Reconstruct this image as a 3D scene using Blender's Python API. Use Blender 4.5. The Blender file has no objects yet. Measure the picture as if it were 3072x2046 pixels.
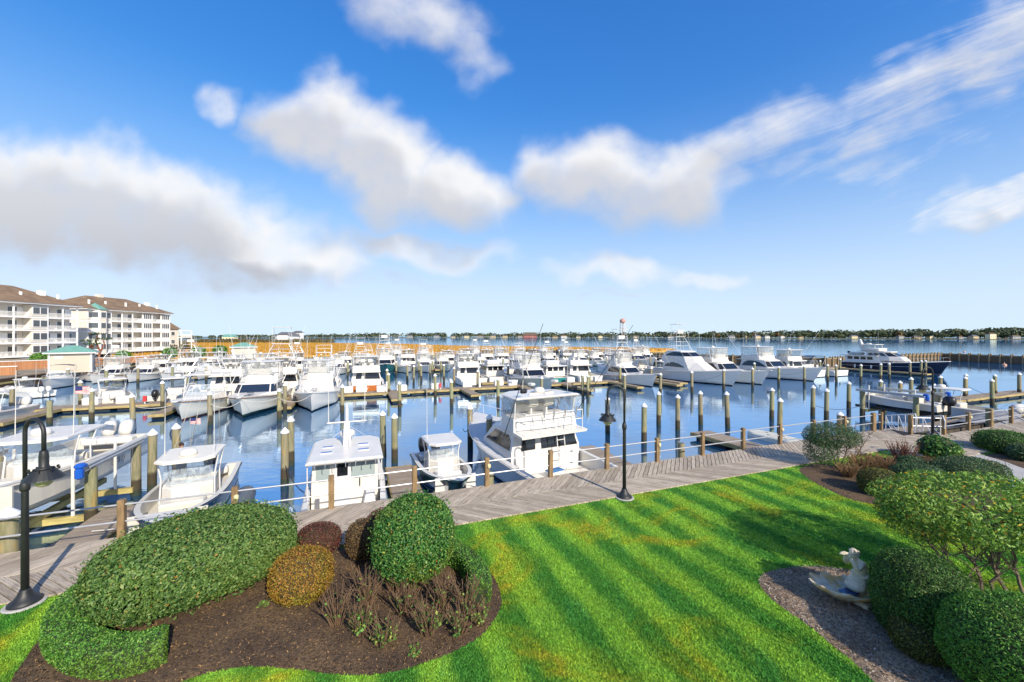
import bpy, math, random
import numpy as np
from mathutils import Vector, Matrix
random.seed(7); RNG = np.random.default_rng(7)
scene = bpy.context.scene
COL = scene.collection
# ------------------------------------------------------------------ camera
CAMZ, F, VH = 5.2, 398.2, 336.0
cam_d = bpy.data.cameras.new('camera'); cam = bpy.data.objects.new('camera', cam_d); COL.objects.link(cam)
cam.location = (0, 0, CAMZ); cam.rotation_euler = (math.radians(90), 0, 0)
cam_d.sensor_width = 36; cam_d.lens = F * 36 / 1024; cam_d.shift_y = -5.0 / 1024
cam_d.clip_start = .1; cam_d.clip_end = 20000
scene.camera = cam
# ------------------------------------------------------------------ light
SUN_EL = math.radians(31); SUN_DIR = Vector((.56, -.83, 0)).normalized()
sd = bpy.data.lights.new('sun', 'SUN'); sd.energy = 2.35; sd.angle = math.radians(.7); sd.color = (1, .9, .74)
sun = bpy.data.objects.new('sun', sd); COL.objects.link(sun)
to_sun = Vector((SUN_DIR.x * math.cos(SUN_EL), SUN_DIR.y * math.cos(SUN_EL), math.sin(SUN_EL)))
sun.rotation_euler = to_sun.to_track_quat('Z', 'Y').to_euler(); sun.location = (30, -40, 40)
vs = scene.view_settings
vs.view_transform = 'Standard'; vs.look = 'None'; vs.gamma = 1; vs.use_curve_mapping = False; vs.exposure = 1.42
scene.render.engine = 'CYCLES'
scene.cycles.max_bounces = 6; scene.cycles.transparent_max_bounces = 12
W = bpy.data.worlds.new('World'); scene.world = W; W.use_nodes = True

class NT:                                             # small node-tree helper
    def __init__(s, tree): s.t = tree; s.n = tree.nodes; s.l = tree.links
    def new(s, typ, **kw):
        n = s.n.new(typ)
        for k, v in kw.items(): setattr(n, k, v)
        return n
    def put(s, sock, v):
        if v is None: return
        if hasattr(v, 'is_linked') or hasattr(v, 'links'): s.l.new(v, sock)
        else: sock.default_value = v
    def math(s, op, a, b=None, c=None, clamp=False):
        n = s.new('ShaderNodeMath', operation=op); n.use_clamp = clamp
        s.put(n.inputs[0], a); s.put(n.inputs[1], b); s.put(n.inputs[2], c)
        return n.outputs[0]
    def vmath(s, op, a, b=None):
        n = s.new('ShaderNodeVectorMath', operation=op); s.put(n.inputs[0], a); s.put(n.inputs[1], b)
        return n.outputs['Value'] if op in ('LENGTH', 'DOT_PRODUCT') else n.outputs[0]
    def comb(s, x, y, z):
        n = s.new('ShaderNodeCombineXYZ'); s.put(n.inputs[0], x); s.put(n.inputs[1], y); s.put(n.inputs[2], z); return n.outputs[0]
    def sep(s, v):
        n = s.new('ShaderNodeSeparateXYZ'); s.put(n.inputs[0], v); return n.outputs
    def noise(s, vec, scale, detail=4, rough=.55, dist=0, dims='3D'):
        n = s.new('ShaderNodeTexNoise'); n.noise_dimensions = dims
        s.put(n.inputs['Vector'], vec); n.inputs['Scale'].default_value = scale; n.inputs['Detail'].default_value = detail
        n.inputs['Roughness'].default_value = rough; n.inputs['Distortion'].default_value = dist
        return n.outputs[0]
    def maprange(s, v, a, b, c=0, d=1, smooth=True):
        n = s.new('ShaderNodeMapRange'); n.interpolation_type = 'SMOOTHSTEP' if smooth else 'LINEAR'
        s.put(n.inputs[0], v); s.put(n.inputs[1], a); s.put(n.inputs[2], b); s.put(n.inputs[3], c); s.put(n.inputs[4], d)
        return n.outputs[0]
    def mix(s, f, a, b, mode='MIX'):
        n = s.new('ShaderNodeMix'); n.data_type = 'RGBA'; n.blend_type = mode
        s.put(n.inputs[0], f)
        for k, v in ((6, a), (7, b)):
            s.put(n.inputs[k], (*v, 1) if isinstance(v, tuple) and len(v) == 3 else v)
        return n.outputs[2]
    def ramp(s, v, stops, interp='LINEAR'):
        n = s.new('ShaderNodeValToRGB'); n.color_ramp.interpolation = interp
        e = n.color_ramp.elements
        while len(e) < len(stops): e.new(.5)
        for el, (p, c) in zip(e, stops): el.position = p; el.color = (*c, 1)
        s.put(n.inputs[0], v); return n.outputs[0]

# ------------------------------------------------------------------ sky with clouds (world directions only)
wt = NT(W.node_tree)
bg = [n for n in wt.n if n.type == 'BACKGROUND'][0]
W.cycles.sampling_method = 'MANUAL'; W.cycles.sample_map_resolution = 512
SKY_STRENGTH = .15
bg.inputs[1].default_value = SKY_STRENGTH
sky = wt.new('ShaderNodeTexSky', sky_type='NISHITA'); sky.sun_disc = False
sky.sun_elevation = SUN_EL; sky.sun_rotation = math.atan2(SUN_DIR.x, SUN_DIR.y)
sky.air_density = 1.0; sky.dust_density = .35; sky.ozone_density = 2.2; sky.altitude = 0
tc = wt.new('ShaderNodeTexCoord'); D = tc.outputs['Generated']
dx, dy, dz = wt.sep(D)
hs = wt.new('ShaderNodeHueSaturation'); hs.inputs['Saturation'].default_value = 1.42; hs.inputs['Value'].default_value = .92
wt.l.new(sky.outputs[0], hs.inputs['Color'])
# tangent-plane coordinates about +Y (north of the scene)
ysafe = wt.math('MAXIMUM', dy, .08)
ca = wt.math('DIVIDE', dx, ysafe); cb = wt.math('DIVIDE', dz, ysafe)
P = wt.comb(ca, cb, 0)
wob = wt.noise(P, 3.2, 3, .6); wob2 = wt.noise(wt.vmath('ADD', P, (7.1, 3.3, 0)), 3.2, 3, .6)
streak = wt.noise(wt.vmath('MULTIPLY', wt.comb(wt.math('MULTIPLY_ADD', cb, .36, wt.math('MULTIPLY', ca, .93)), wt.math('MULTIPLY_ADD', ca, -.36, wt.math('MULTIPLY', cb, .93)), 0), (1.6, 11.0, 1)), 1.7, 5, .62, .6)
fine = wt.noise(P, 7.0, 5, .6)
def px(x, y): return ((x / 3 - 512) / F, (VH - y / 3) / F)
# cx, cy, rx, ry (source-pixel sized angles), rotation deg (positive = descends to the right), weight
BLOBS = [(60, 590, 520, 190, 4, 1.1), (430, 640, 440, 175, 16, 1.1), (820, 745, 320, 90, 12, 1.0), (620, 800, 480, 60, 5, .7),
         (960, 360, 165, 150, 30, 1.1), (1130, 500, 235, 150, 45, 1.15), (1380, 570, 200, 115, 15, 1.05), (720, 310, 90, 60, 30, .7),
         (1260, 40, 220, 120, 20, .72), (1390, 160, 120, 85, 40, .58),
         (1760, 540, 230, 130, -5, 1.0), (1980, 560, 260, 130, -10, 1.0), (2260, 430, 420, 95, -20, .68), (2750, 290, 480, 120, -22, .62),
         (3060, 120, 330, 150, -30, .66), (1850, 660, 140, 60, 5, .6), (3000, 575, 260, 55, -16, .75), (2600, 480, 300, 60, -12, .45),
         (1290, 762, 250, 42, 3, .75), (1840, 815, 200, 45, 2, .75), (2120, 835, 130, 32, 0, .6), (1120, 850, 260, 25, 0, .45), (1830, 890, 110, 16, 0, .5),
         (-500, 520, 500, 160, 5, 1.0), (3600, 420, 400, 110, -10, .8)]
def field(Pv):
    tot = None
    for x, y, rx, ry, rot, wgt in BLOBS:
        cx, cy = px(x, y)
        mp = wt.new('ShaderNodeMapping', vector_type='TEXTURE'); wt.l.new(Pv, mp.inputs['Vector'])
        mp.inputs['Location'].default_value = (cx, cy, 0); mp.inputs['Rotation'].default_value = (0, 0, math.radians(-rot))
        mp.inputs['Scale'].default_value = (rx / 3 / F, ry / 3 / F, 1)
        m = wt.maprange(wt.vmath('LENGTH', mp.outputs[0]), .35, 1.6, wgt, 0)
        tot = m if tot is None else wt.math('MAXIMUM', tot, m)
    return tot
Pj = wt.vmath('ADD', P, wt.comb(wt.math('MULTIPLY_ADD', wob, .34, -.17), wt.math('MULTIPLY_ADD', wob2, .24, -.12), 0))
fld = field(Pj)
fup = field(wt.vmath('ADD', Pj, (.05, .075, 0)))
right = wt.maprange(ca, .25, 1.0)                       # wind-drawn cirrus texture in the north-east
tex = wt.math('MULTIPLY_ADD', wt.math('SUBTRACT', fine, .5), wt.math('MULTIPLY_ADD', right, -.35, .75), wt.math('MULTIPLY', wt.math('SUBTRACT', streak, .5), wt.math('MULTIPLY_ADD', right, 1.15, .15)))
alpha = wt.math('MULTIPLY', wt.maprange(wt.math('ADD', fld, tex), .14, 1.12), wt.maprange(fine, .25, .6, .84, 1.0))
front = wt.maprange(dy, .1, .3)
alpha = wt.math('MULTIPLY', alpha, front)
# the rest of the sky carries the same kind of broken cloud
zz = wt.math('MAXIMUM', dz, .06); Q = wt.comb(wt.math('DIVIDE', dx, zz), wt.math('DIVIDE', dy, zz), 0)
gen = wt.maprange(wt.noise(Q, .55, 4, .55), .55, .68)
gen = wt.math('MULTIPLY', gen, wt.math('MULTIPLY', wt.maprange(dz, .05, .2), wt.math('SUBTRACT', 1, front)))
alpha = wt.math('MAXIMUM', alpha, gen)
alpha = wt.math('MULTIPLY', alpha, .93)
shade = wt.maprange(wt.math('MULTIPLY_ADD', wt.math('SUBTRACT', fine, .5), .5, fup), .2, .95)
lowgrey = wt.maprange(cb, .12, .4, 1, .35)
ccol = wt.mix(wt.math('MULTIPLY', shade, wt.math('MULTIPLY_ADD', lowgrey, .5, .35)), (2.5, 2.46, 2.42), (1.12, 1.15, 1.3))
# soft shoulder so that the hazy horizon keeps its pale blue
sx_, sy_, sz_ = wt.sep(hs.outputs[0])
def shoulder(c, M): return wt.math('MULTIPLY', wt.math('SUBTRACT', 1, wt.math('EXPONENT', wt.math('DIVIDE', c, -M))), M)
skyc = wt.comb(wt.math('ADD', wt.math('MULTIPLY', shoulder(sx_, 2.0), .8), .06), wt.math('MULTIPLY', shoulder(sy_, 2.6), .76), shoulder(sz_, 3.1))
skyc = wt.mix(wt.math('POWER', wt.maprange(dz, -.03, .5, .97, 0, False), 1.6), skyc, (1.8, 2.28, 2.6))
wt.l.new(wt.mix(alpha, skyc, ccol), bg.inputs[0])

# ------------------------------------------------------------------ helpers
def G(sx, sy, z=0.0):                                  # a point of the photograph carried onto the level z
    d = F * (CAMZ - z) / (sy / 3 - VH); return Vector(((sx / 3 - 512) / F * d, d, z))
BO = Vector((1.41, 14.58, 0)); BA = math.radians(21.2)
BE = Vector((math.cos(BA), math.sin(BA), 0)); BN = Vector((-math.sin(BA), math.cos(BA), 0))
WZ = -1.3
def ST(s, t, z=0.0):                                   # marina grid: s along the boardwalk, t out over the water
    p = BO + BE * s + BN * t; p.z = z; return p
def toST(p):
    q = Vector((p.x, p.y, 0)) - BO; return q.dot(BE), q.dot(BN)

def tag(o, label=None, cat=None, group=None, kind=None):
    if label: o['label'] = label
    if cat: o['category'] = cat
    if group: o['group'] = group
    if kind: o['kind'] = kind
    return o
def thing(name, label, cat, loc=(0, 0, 0), rz=0, group=None):
    o = bpy.data.objects.new(name, None); COL.objects.link(o); o.empty_display_size = .2
    o.location = loc; o.rotation_euler = (0, 0, rz); return tag(o, label, cat, group)
def link(name, me, mat, parent=None, smooth=False):
    o = bpy.data.objects.new(name, me); COL.objects.link(o)
    if mat and not me.materials: me.materials.append(mat)
    if parent: o.parent = parent
    if smooth: me.polygons.foreach_set('use_smooth', [True] * len(me.polygons))
    return o
def clone(o, parent=None):
    c = o.copy(); COL.objects.link(c)
    if parent: c.parent = parent
    for ch in list(o.children): clone(ch, c)
    return c
class MB:
    def __init__(s): s.v = []; s.f = []
    def add(s, vs, fs):
        k = len(s.v); s.v += [tuple(v) for v in vs]; s.f += [tuple(i + k for i in f) for f in fs]; return s
    def box(s, c, size, rz=0, tilt=None, bev=0):
        hx, hy, hz = size[0] / 2, size[1] / 2, size[2] / 2
        M = Matrix.Rotation(rz, 4, 'Z')
        if tilt: M = M @ Matrix.Rotation(tilt[1], 4, tilt[0])
        c = Vector(c)
        if bev <= 0:
            vs = [c + M @ Vector((x * hx, y * hy, z * hz)) for z in (-1, 1) for x, y in ((-1, -1), (1, -1), (1, 1), (-1, 1))]
            return s.add(vs, [(3, 2, 1, 0), (4, 5, 6, 7), (0, 1, 5, 4), (1, 2, 6, 5), (2, 3, 7, 6), (3, 0, 4, 7)])
        b = min(bev, hx * .9, hy * .9, hz * .9); loops = []
        for z, i in ((-hz, b), (-hz + b, 0), (hz - b, 0), (hz, b)):
            loops.append([c + M @ Vector((x, y, z)) for x, y in ((-hx + b + i, -hy + i), (hx - b - i, -hy + i), (hx - i, -hy + b + i), (hx - i, hy - b - i), (hx - b - i, hy - i), (-hx + b + i, hy - i), (-hx + i, hy - b - i), (-hx + i, -hy + b + i))])
        return s.loft(loops)
    def loft(s, loops, closed=True, cap0=True, cap1=True):
        n = len(loops[0]); vs = [p for l in loops for p in l]; fs = []
        for i in range(len(loops) - 1):
            for j in range(n if closed else n - 1):
                k = (j + 1) % n; fs.append((i * n + j, i * n + k, (i + 1) * n + k, (i + 1) * n + j))
        if closed and cap0: fs.append(tuple(reversed(range(n))))
        if closed and cap1: fs.append(tuple((len(loops) - 1) * n + j for j in range(n)))
        return s.add(vs, fs)
    def tube(s, pts, r, n=6, r2=None):
        pts = [Vector(p) for p in pts]; loops = []; m = len(pts); a = None
        for i, p in enumerate(pts):
            d = (pts[min(i + 1, m - 1)] - pts[max(i - 1, 0)]).normalized()
            if a is None: a = d.orthogonal().normalized()
            a = (a - d * a.dot(d)).normalized(); b = d.cross(a)
            rr = r if r2 is None else r + (r2 - r) * i / max(1, m - 1)
            loops.append([p + (a * math.cos(2 * math.pi * k / n) + b * math.sin(2 * math.pi * k / n)) * rr for k in range(n)])
        return s.loft(loops)
    def lathe(s, prof, n=16, c=(0, 0, 0), sx=1, sy=1):
        c = Vector(c)
        return s.loft([[c + Vector((r * math.cos(2 * math.pi * k / n) * sx, r * math.sin(2 * math.pi * k / n) * sy, z)) for k in range(n)] for r, z in prof])
    def poly(s, pts, z=None):
        return s.add([(p[0], p[1], p[2] if z is None else z) for p in pts], [tuple(range(len(pts)))])
    def prism(s, pts, z0, z1):
        return s.loft([[(p[0], p[1], z0) for p in pts], [(p[0], p[1], z1) for p in pts]])
    def mesh(s, name):
        me = bpy.data.meshes.new(name); me.from_pydata(s.v, [], s.f); me.update(); return me
    def build(s, name, mat, parent=None, smooth=False):
        return link(name, s.mesh(name), mat, parent, smooth)
def np_mesh(name, V, nper, mat, parent=None, tint=None, idx=None):
    """V: (n*nper,3) vertices, each run of nper is one face"""
    me = bpy.data.meshes.new(name); nv = len(V); nf = nv // nper
    me.vertices.add(nv); me.vertices.foreach_set('co', np.ascontiguousarray(V, dtype=np.float32).ravel())
    me.loops.add(nv); me.loops.foreach_set('vertex_index', np.arange(nv, dtype=np.int32))
    me.polygons.add(nf); me.polygons.foreach_set('loop_start', np.arange(nf, dtype=np.int32) * nper)
    if tint is not None:
        at = me.attributes.new('tint', 'FLOAT', 'FACE'); at.data.foreach_set('value', np.ascontiguousarray(tint, dtype=np.float32))
    me.update(calc_edges=True)
    return link(name, me, mat, parent)

# ------------------------------------------------------------------ materials
MATS = {}
def pm(name, col, rough=.5, var=.0, vscale=3.0, bump=0.0, bscale=20.0, metal=0.0, col2=None, spec=.5, stretch=(1, 1, 1), coord='Object', dist=.02, trans=None):
    if name in MATS: return MATS[name]
    m = bpy.data.materials.new(name); m.use_nodes = True; t = NT(m.node_tree); b = t.n['Principled BSDF']
    b.inputs['Roughness'].default_value = rough; b.inputs['Metallic'].default_value = metal
    b.inputs['Specular IOR Level'].default_value = spec
    vec = t.new('ShaderNodeTexCoord').outputs[coord]
    if stretch != (1, 1, 1): vec = t.vmath('MULTIPLY', vec, stretch)
    if var or col2:
        c2 = col2 or tuple(max(0, c * (1 - var)) for c in col); c1 = col if col2 else tuple(min(1, c * (1 + var * .6)) for c in col)
        t.l.new(t.mix(t.maprange(t.noise(vec, vscale, 5), .3, .7), c1, c2), b.inputs['Base Color'])
    else: b.inputs['Base Color'].default_value = (*col, 1)
    if bump:
        bn = t.new('ShaderNodeBump'); bn.inputs['Strength'].default_value = bump; bn.inputs['Distance'].default_value = dist
        t.l.new(t.noise(vec, bscale, 6), bn.inputs['Height']); t.l.new(bn.outputs[0], b.inputs['Normal'])
    MATS[name] = m; return m
def nodes_of(m): return NT(m.node_tree), m.node_tree.nodes['Principled BSDF']
def hull_mat(name, top, stripe=(.02, .02, .025), bottom=(.025, .03, .03), z1=.02, z2=.11):
    if name in MATS: return MATS[name]
    m = pm(name, top, .22); t, b = nodes_of(m)
    oc = t.new('ShaderNodeTexCoord').outputs['Object']; z = t.sep(oc)[2]
    streaks = t.maprange(t.noise(t.vmath('MULTIPLY', oc, (5, 5, .8)), 1.5, 4), .45, .75, 1, .93)
    topc = t.mix(1.0, top, t.comb(streaks, streaks, streaks), 'MULTIPLY')
    c = t.mix(t.math('GREATER_THAN', z, z2), stripe, topc); c = t.mix(t.math('GREATER_THAN', z, z1), bottom, c)
    t.l.new(c, b.inputs['Base Color']); return m
def leaf_mat(name, stops, patch=None, pscale=1.2, rough=.42, transl=.25):
    m = bpy.data.materials.new(name); m.use_nodes = True; t = NT(m.node_tree); b = t.n['Principled BSDF']
    at = t.new('ShaderNodeAttribute'); at.attribute_name = 'tint'
    c = t.ramp(at.outputs['Fac'], stops)
    if patch:
        n = t.maprange(t.noise(t.new('ShaderNodeTexCoord').outputs['Object'], pscale, 3), .48, .72, 0, .75); c = t.mix(n, c, patch)
    t.l.new(c, b.inputs['Base Color']); b.inputs['Roughness'].default_value = rough; b.inputs['Specular IOR Level'].default_value = .35
    tr = t.new('ShaderNodeBsdfTranslucent'); t.l.new(c, tr.inputs[0])
    mx = t.new('ShaderNodeMixShader'); mx.inputs[0].default_value = transl
    t.l.new(b.outputs[0], mx.inputs[1]); t.l.new(tr.outputs[0], mx.inputs[2]); t.l.new(mx.outputs[0], t.n['Material Output'].inputs[0])
    return m
WHITE = pm('white_gelcoat', (.67, .645, .595), .28, .06, 2.0)
CREAM = pm('cream_gelcoat', (.62, .59, .52), .3, .05, 2.0)
DECKW = pm('nonskid_deck', (.55, .55, .54), .6, .06, 3.0, .1, 200)
GLASSK = pm('dark_window', (.012, .014, .018), .06, spec=.8)
BLUEGLASS = pm('tinted_windshield', (.02, .03, .05), .05, spec=1.0)
ALU = pm('painted_pipe', (.66, .66, .66), .25, metal=.1)
STEEL = pm('galvanised', (.55, .56, .57), .4, .1, 8, metal=.6)
BLACK = pm('black_plastic', (.015, .015, .017), .35)
NAVY = pm('navy_canvas', (.012, .022, .06), .6)
TEAK = pm('teak', (.25, .12, .05), .5, .3, 6, stretch=(1, 12, 12))
ROPE_W = pm('white_rope', (.55, .53, .48), .8); ROPE_B = pm('dark_rope', (.02, .03, .05), .8)
def clear_mat(name, col, op, rough=.15):
    m = pm(name, col, rough); t, b = nodes_of(m); b.inputs['Alpha'].default_value = op
    n = t.noise(t.new('ShaderNodeTexCoord').outputs['Object'], 2.5, 4, .6, 1.5); t.l.new(t.maprange(n, .35, .7, op - .2, op + .2), b.inputs['Alpha']); return m
VINYL = clear_mat('clear_vinyl', (.45, .455, .44), .48)
ACRYL = clear_mat('clear_acrylic', (.55, .62, .65), .4, .05)
# ================================================================== water
def water_mat():
    m = bpy.data.materials.new('harbour_water'); m.use_nodes = True; t = NT(m.node_tree); t.n.remove(t.n['Principled BSDF'])
    oc = t.new('ShaderNodeTexCoord').outputs['Object']
    big = t.noise(t.vmath('MULTIPLY', oc, (.25, .6, 1)), .35, 3)
    r1 = t.noise(t.vmath('MULTIPLY', oc, (.7, 1.6, 1)), 1.1, 3, .5, .3); r2 = t.noise(t.vmath('MULTIPLY', oc, (.8, 1.8, 1)), 4.5, 3, .5)
    h = t.math('MULTIPLY_ADD', r2, .22, r1); h = t.math('MULTIPLY', h, t.maprange(big, .35, .65, .35, 1.0))
    bn = t.new('ShaderNodeBump'); bn.inputs['Strength'].default_value = .35; bn.inputs['Distance'].default_value = .045; t.l.new(h, bn.inputs['Height'])
    lw = t.new('ShaderNodeLayerWeight'); lw.inputs[0].default_value = .5; t.l.new(bn.outputs[0], lw.inputs['Normal'])
    fac = t.maprange(lw.outputs['Facing'], .25, .97, .5, .8)
    body = t.new('ShaderNodeBsdfDiffuse'); body.inputs[0].default_value = (.01, .08, .21, 1)
    gl = t.new('ShaderNodeBsdfGlossy'); gl.inputs['Roughness'].default_value = .035; gl.inputs[0].default_value = (.68, .84, 1.0, 1); t.l.new(bn.outputs[0], gl.inputs['Normal'])
    mx = t.new('ShaderNodeMixShader'); t.l.new(fac, mx.inputs[0]); t.l.new(body.outputs[0], mx.inputs[1]); t.l.new(gl.outputs[0], mx.inputs[2])
    t.l.new(mx.outputs[0], t.n['Material Output'].inputs[0]); return m
o = MB().poly([(-6000, -300, WZ), (6000, -300, WZ), (6000, 9000, WZ), (-6000, 9000, WZ)]).build('water', water_mat()); tag(o, kind='structure')

# ================================================================== lawn and beds
def lawn_color(t, oc):
    x, y, z = t.sep(oc)
    # mowing stripes run towards the boardwalk
    across = t.math('MULTIPLY_ADD', x, .925, t.math('MULTIPLY', y, .38))
    across = t.math('ADD', across, t.math('MULTIPLY', t.noise(oc, .5, 2), .22))
    st = t.math('SINE', t.math('MULTIPLY', across, 2 * math.pi / 1.06))
    st = t.maprange(t.math('ADD', st, t.math('MULTIPLY_ADD', t.noise(t.vmath('MULTIPLY', oc, (2.2, .8, 1)), .9, 4, .6), 2.4, -1.2)), -.8, .8)
    along = t.vmath('MULTIPLY', oc, (1.6, .55, 1))
    n1 = t.noise(along, .75, 4, .6); n2 = t.noise(t.vmath('ADD', oc, (31, 7, 0)), .42, 4, .65, .8); n3 = t.noise(oc, 3.0, 4, .6)
    dark = t.mix(n3, (.05, .215, .032), (.085, .265, .03)); light = t.mix(n3, (.19, .44, .05), (.30, .48, .045))
    c = t.mix(t.math('MULTIPLY', st, t.maprange(n1, .3, .6, .6, 1)), dark, light)
    c = t.mix(t.maprange(n1, .55, .75, 0, .45), c, (.04, .28, .07))
    c = t.mix(t.maprange(n2, .46, .66, 0, .6), c, (.34, .4, .02))
    c = t.mix(t.math('MULTIPLY', t.maprange(n2, .55, .7, 0, .75), t.maprange(n3, .36, .58)), c, (.46, .36, .035))
    return c
def lawn_mats():
    out = []
    for nm in ('lawn_turf', 'grass_blade'):
        m = bpy.data.materials.new(nm); m.use_nodes = True; t = NT(m.node_tree); b = t.n['Principled BSDF']
        c = lawn_color(t, t.new('ShaderNodeTexCoord').outputs['Object'])
        b.inputs['Roughness'].default_value = .75; b.inputs['Specular IOR Level'].default_value = .2
        if nm == 'grass_blade':
            at = t.new('ShaderNodeAttribute'); at.attribute_name = 'tint'
            f = t.maprange(at.outputs['Fac'], 0, 1, .6, 1.55, False); c = t.mix(1.0, c, t.comb(f, f, f), 'MULTIPLY')
            t.l.new(c, b.inputs['Base Color'])
            tr = t.new('ShaderNodeBsdfTranslucent'); t.l.new(c, tr.inputs[0]); mx = t.new('ShaderNodeMixShader'); mx.inputs[0].default_value = .3
            t.l.new(b.outputs[0], mx.inputs[1]); t.l.new(tr.outputs[0], mx.inputs[2]); t.l.new(mx.outputs[0], t.n['Material Output'].inputs[0])
        else:
            f = t.maprange(t.noise(t.new('ShaderNodeTexCoord').outputs['Object'], 45, 3), .3, .7, .75, 1.15); c = t.mix(1.0, c, t.comb(f, f, f), 'MULTIPLY')
            t.l.new(c, b.inputs['Base Color'])
            bn = t.new('ShaderNodeBump'); bn.inputs['Strength'].default_value = .6; bn.inputs['Distance'].default_value = .03
            t.l.new(t.noise(t.new('ShaderNodeTexCoord').outputs['Object'], 60, 4), bn.inputs['Height']); t.l.new(bn.outputs[0], b.inputs['Normal'])
        out.append(m)
    return out
TURF, BLADE = lawn_mats()
def stpoly(l, z): return [ST(s, t, z) for s, t in l]
lawn = MB().prism(stpoly([(-90, -60), (70, -60), (70, -2.2), (-90, -2.2)], 0), -3.0, 0.0).build('lawn', TURF); tag(lawn, kind='structure')

def smooth_poly(pts, n=6):
    out = []; m = len(pts)
    for i in range(m):
        p0, p1, p2, p3 = (Vector(pts[(i + k) % m]) for k in (-1, 0, 1, 2))
        for k in range(n):
            u = k / n; out.append(.5 * (2 * p1 + (p2 - p0) * u + (2 * p0 - 5 * p1 + 4 * p2 - p3) * u * u + (3 * p1 - p0 - 3 * p2 + p3) * u ** 3))
    return out
K = 1.305
def bed(src): return smooth_poly([G(x * K, y * K) for x, y in src])
BED_L = [(20, 1600), (62, 1510), (110, 1452), (190, 1395), (250, 1330), (420, 1262), (560, 1228), (690, 1262), (800, 1258), (960, 1250), (1060, 1262), (1128, 1318), (1152, 1372), (1146, 1408), (1110, 1458), (1050, 1495), (970, 1527), (880, 1549), (780, 1552), (690, 1541), (600, 1533), (520, 1540), (440, 1560), (330, 1605), (150, 1640)]
BED_R = [(1838, 1078), (1880, 1066), (1950, 1072), (2040, 1052), (2150, 1062), (2215, 1085), (2290, 1105), (2300, 1150), (2220, 1190), (2140, 1186), (2065, 1172), (2010, 1160), (1955, 1148), (1900, 1124), (1858, 1100)]
BED_S = [(1762, 1317), (1800, 1308), (1860, 1302), (1920, 1306), (1990, 1318), (2080, 1340), (2200, 1390), (2300, 1420), (2450, 1500), (2440, 1640), (2120, 1660), (2010, 1568), (1966, 1526), (1918, 1488), (1860, 1440), (1802, 1400), (1762, 1366), (1744, 1336)]
BED_P = [(2262, 1048), (2300, 1040), (2400, 1030), (2480, 1040), (2480, 1085), (2400, 1088), (2354, 1080), (2300, 1060)]
def mulch_mat(name, a, b_, chip, chips=.62):
    m = pm(name, a, .9); t, b = nodes_of(m); oc = t.new('ShaderNodeTexCoord').outputs['Object']
    c = t.mix(t.maprange(t.noise(oc, 1.3, 4), .35, .65), a, b_)
    c = t.mix(t.maprange(t.noise(oc, 22, 4, .6), .45, .62, 0, .7), c, tuple(k * .35 for k in a))
    vo = t.new('ShaderNodeTexVoronoi'); t.l.new(t.vmath('MULTIPLY', t.vmath('ADD', oc, t.comb(t.noise(oc, 9, 2), t.noise(oc, 8, 2), 0)), (1, 2.2, 1)), vo.inputs['Vector']); vo.inputs['Scale'].default_value = 26
    c = t.mix(t.math('MULTIPLY', t.maprange(vo.outputs['Distance'], .12, .3, 1, 0), t.maprange(t.sep(vo.outputs['Color'])[0], chips, chips + .1)), c, chip)
    t.l.new(c, b.inputs['Base Color'])
    bn = t.new('ShaderNodeBump'); bn.inputs['Strength'].default_value = .9; bn.inputs['Distance'].default_value = .04
    t.l.new(t.noise(oc, 28, 6, .65), bn.inputs['Height']); t.l.new(bn.outputs[0], b.inputs['Normal']); return m
MULCH = mulch_mat('dark_mulch', (.085, .052, .03), (.16, .10, .05), (.26, .16, .07), .72)
GRIT = mulch_mat('grey_mulch', (.27, .18, .105), (.43, .31, .2), (.5, .45, .38), .5)
BEDS = []
for nm, src, mt in (('mulch_bed', BED_L, MULCH), ('mulch_bed', BED_R, MULCH), ('mulch_bed', BED_S, GRIT), ('mulch_bed', BED_P, MULCH)):
    pl = bed(src); BEDS.append([(p.x, p.y) for p in pl])
    mb = MB(); c = sum((p for p in pl), Vector()) / len(pl)
    edge = [(p.x, p.y, -.035) for p in pl]; inn = [(p.x + (c.x - p.x) * .05, p.y + (c.y - p.y) * .05, .012) for p in pl]; inn2 = [(p.x + (c.x - p.x) * .2, p.y + (c.y - p.y) * .2, .03) for p in pl]
    inn0 = [(p.x, p.y, .004) for p in pl]
    mb.loft([edge, inn0, inn, inn2]); o = mb.build(nm, mt); tag(o, kind='structure')

# ---- concrete path
CONC = pm('path_concrete', (.42, .40, .38), .85, .12, 1.5, .25, 60)
path = [G(2877, 1367), G(2934, 1361), G(3072, 1403), G(3400, 1500), G(3300, 1545), G(3072, 1451), G(2985, 1413)]
o = MB().prism([(p.x, p.y) for p in path], -.1, .015).build('path', CONC); tag(o, kind='structure')
mb = MB(); a = G(2985, 1430); b = G(3072, 1428)
for k in range(4):
    q = G(2960 + 60 * k, 1400 + 33 * k); mb.box((q.x + .9, q.y + .1, .0165), (2.4, .02, .004), BA + .35)
mb.build('path_joint', pm('joint', (.12, .11, .1), .9), o)

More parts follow.
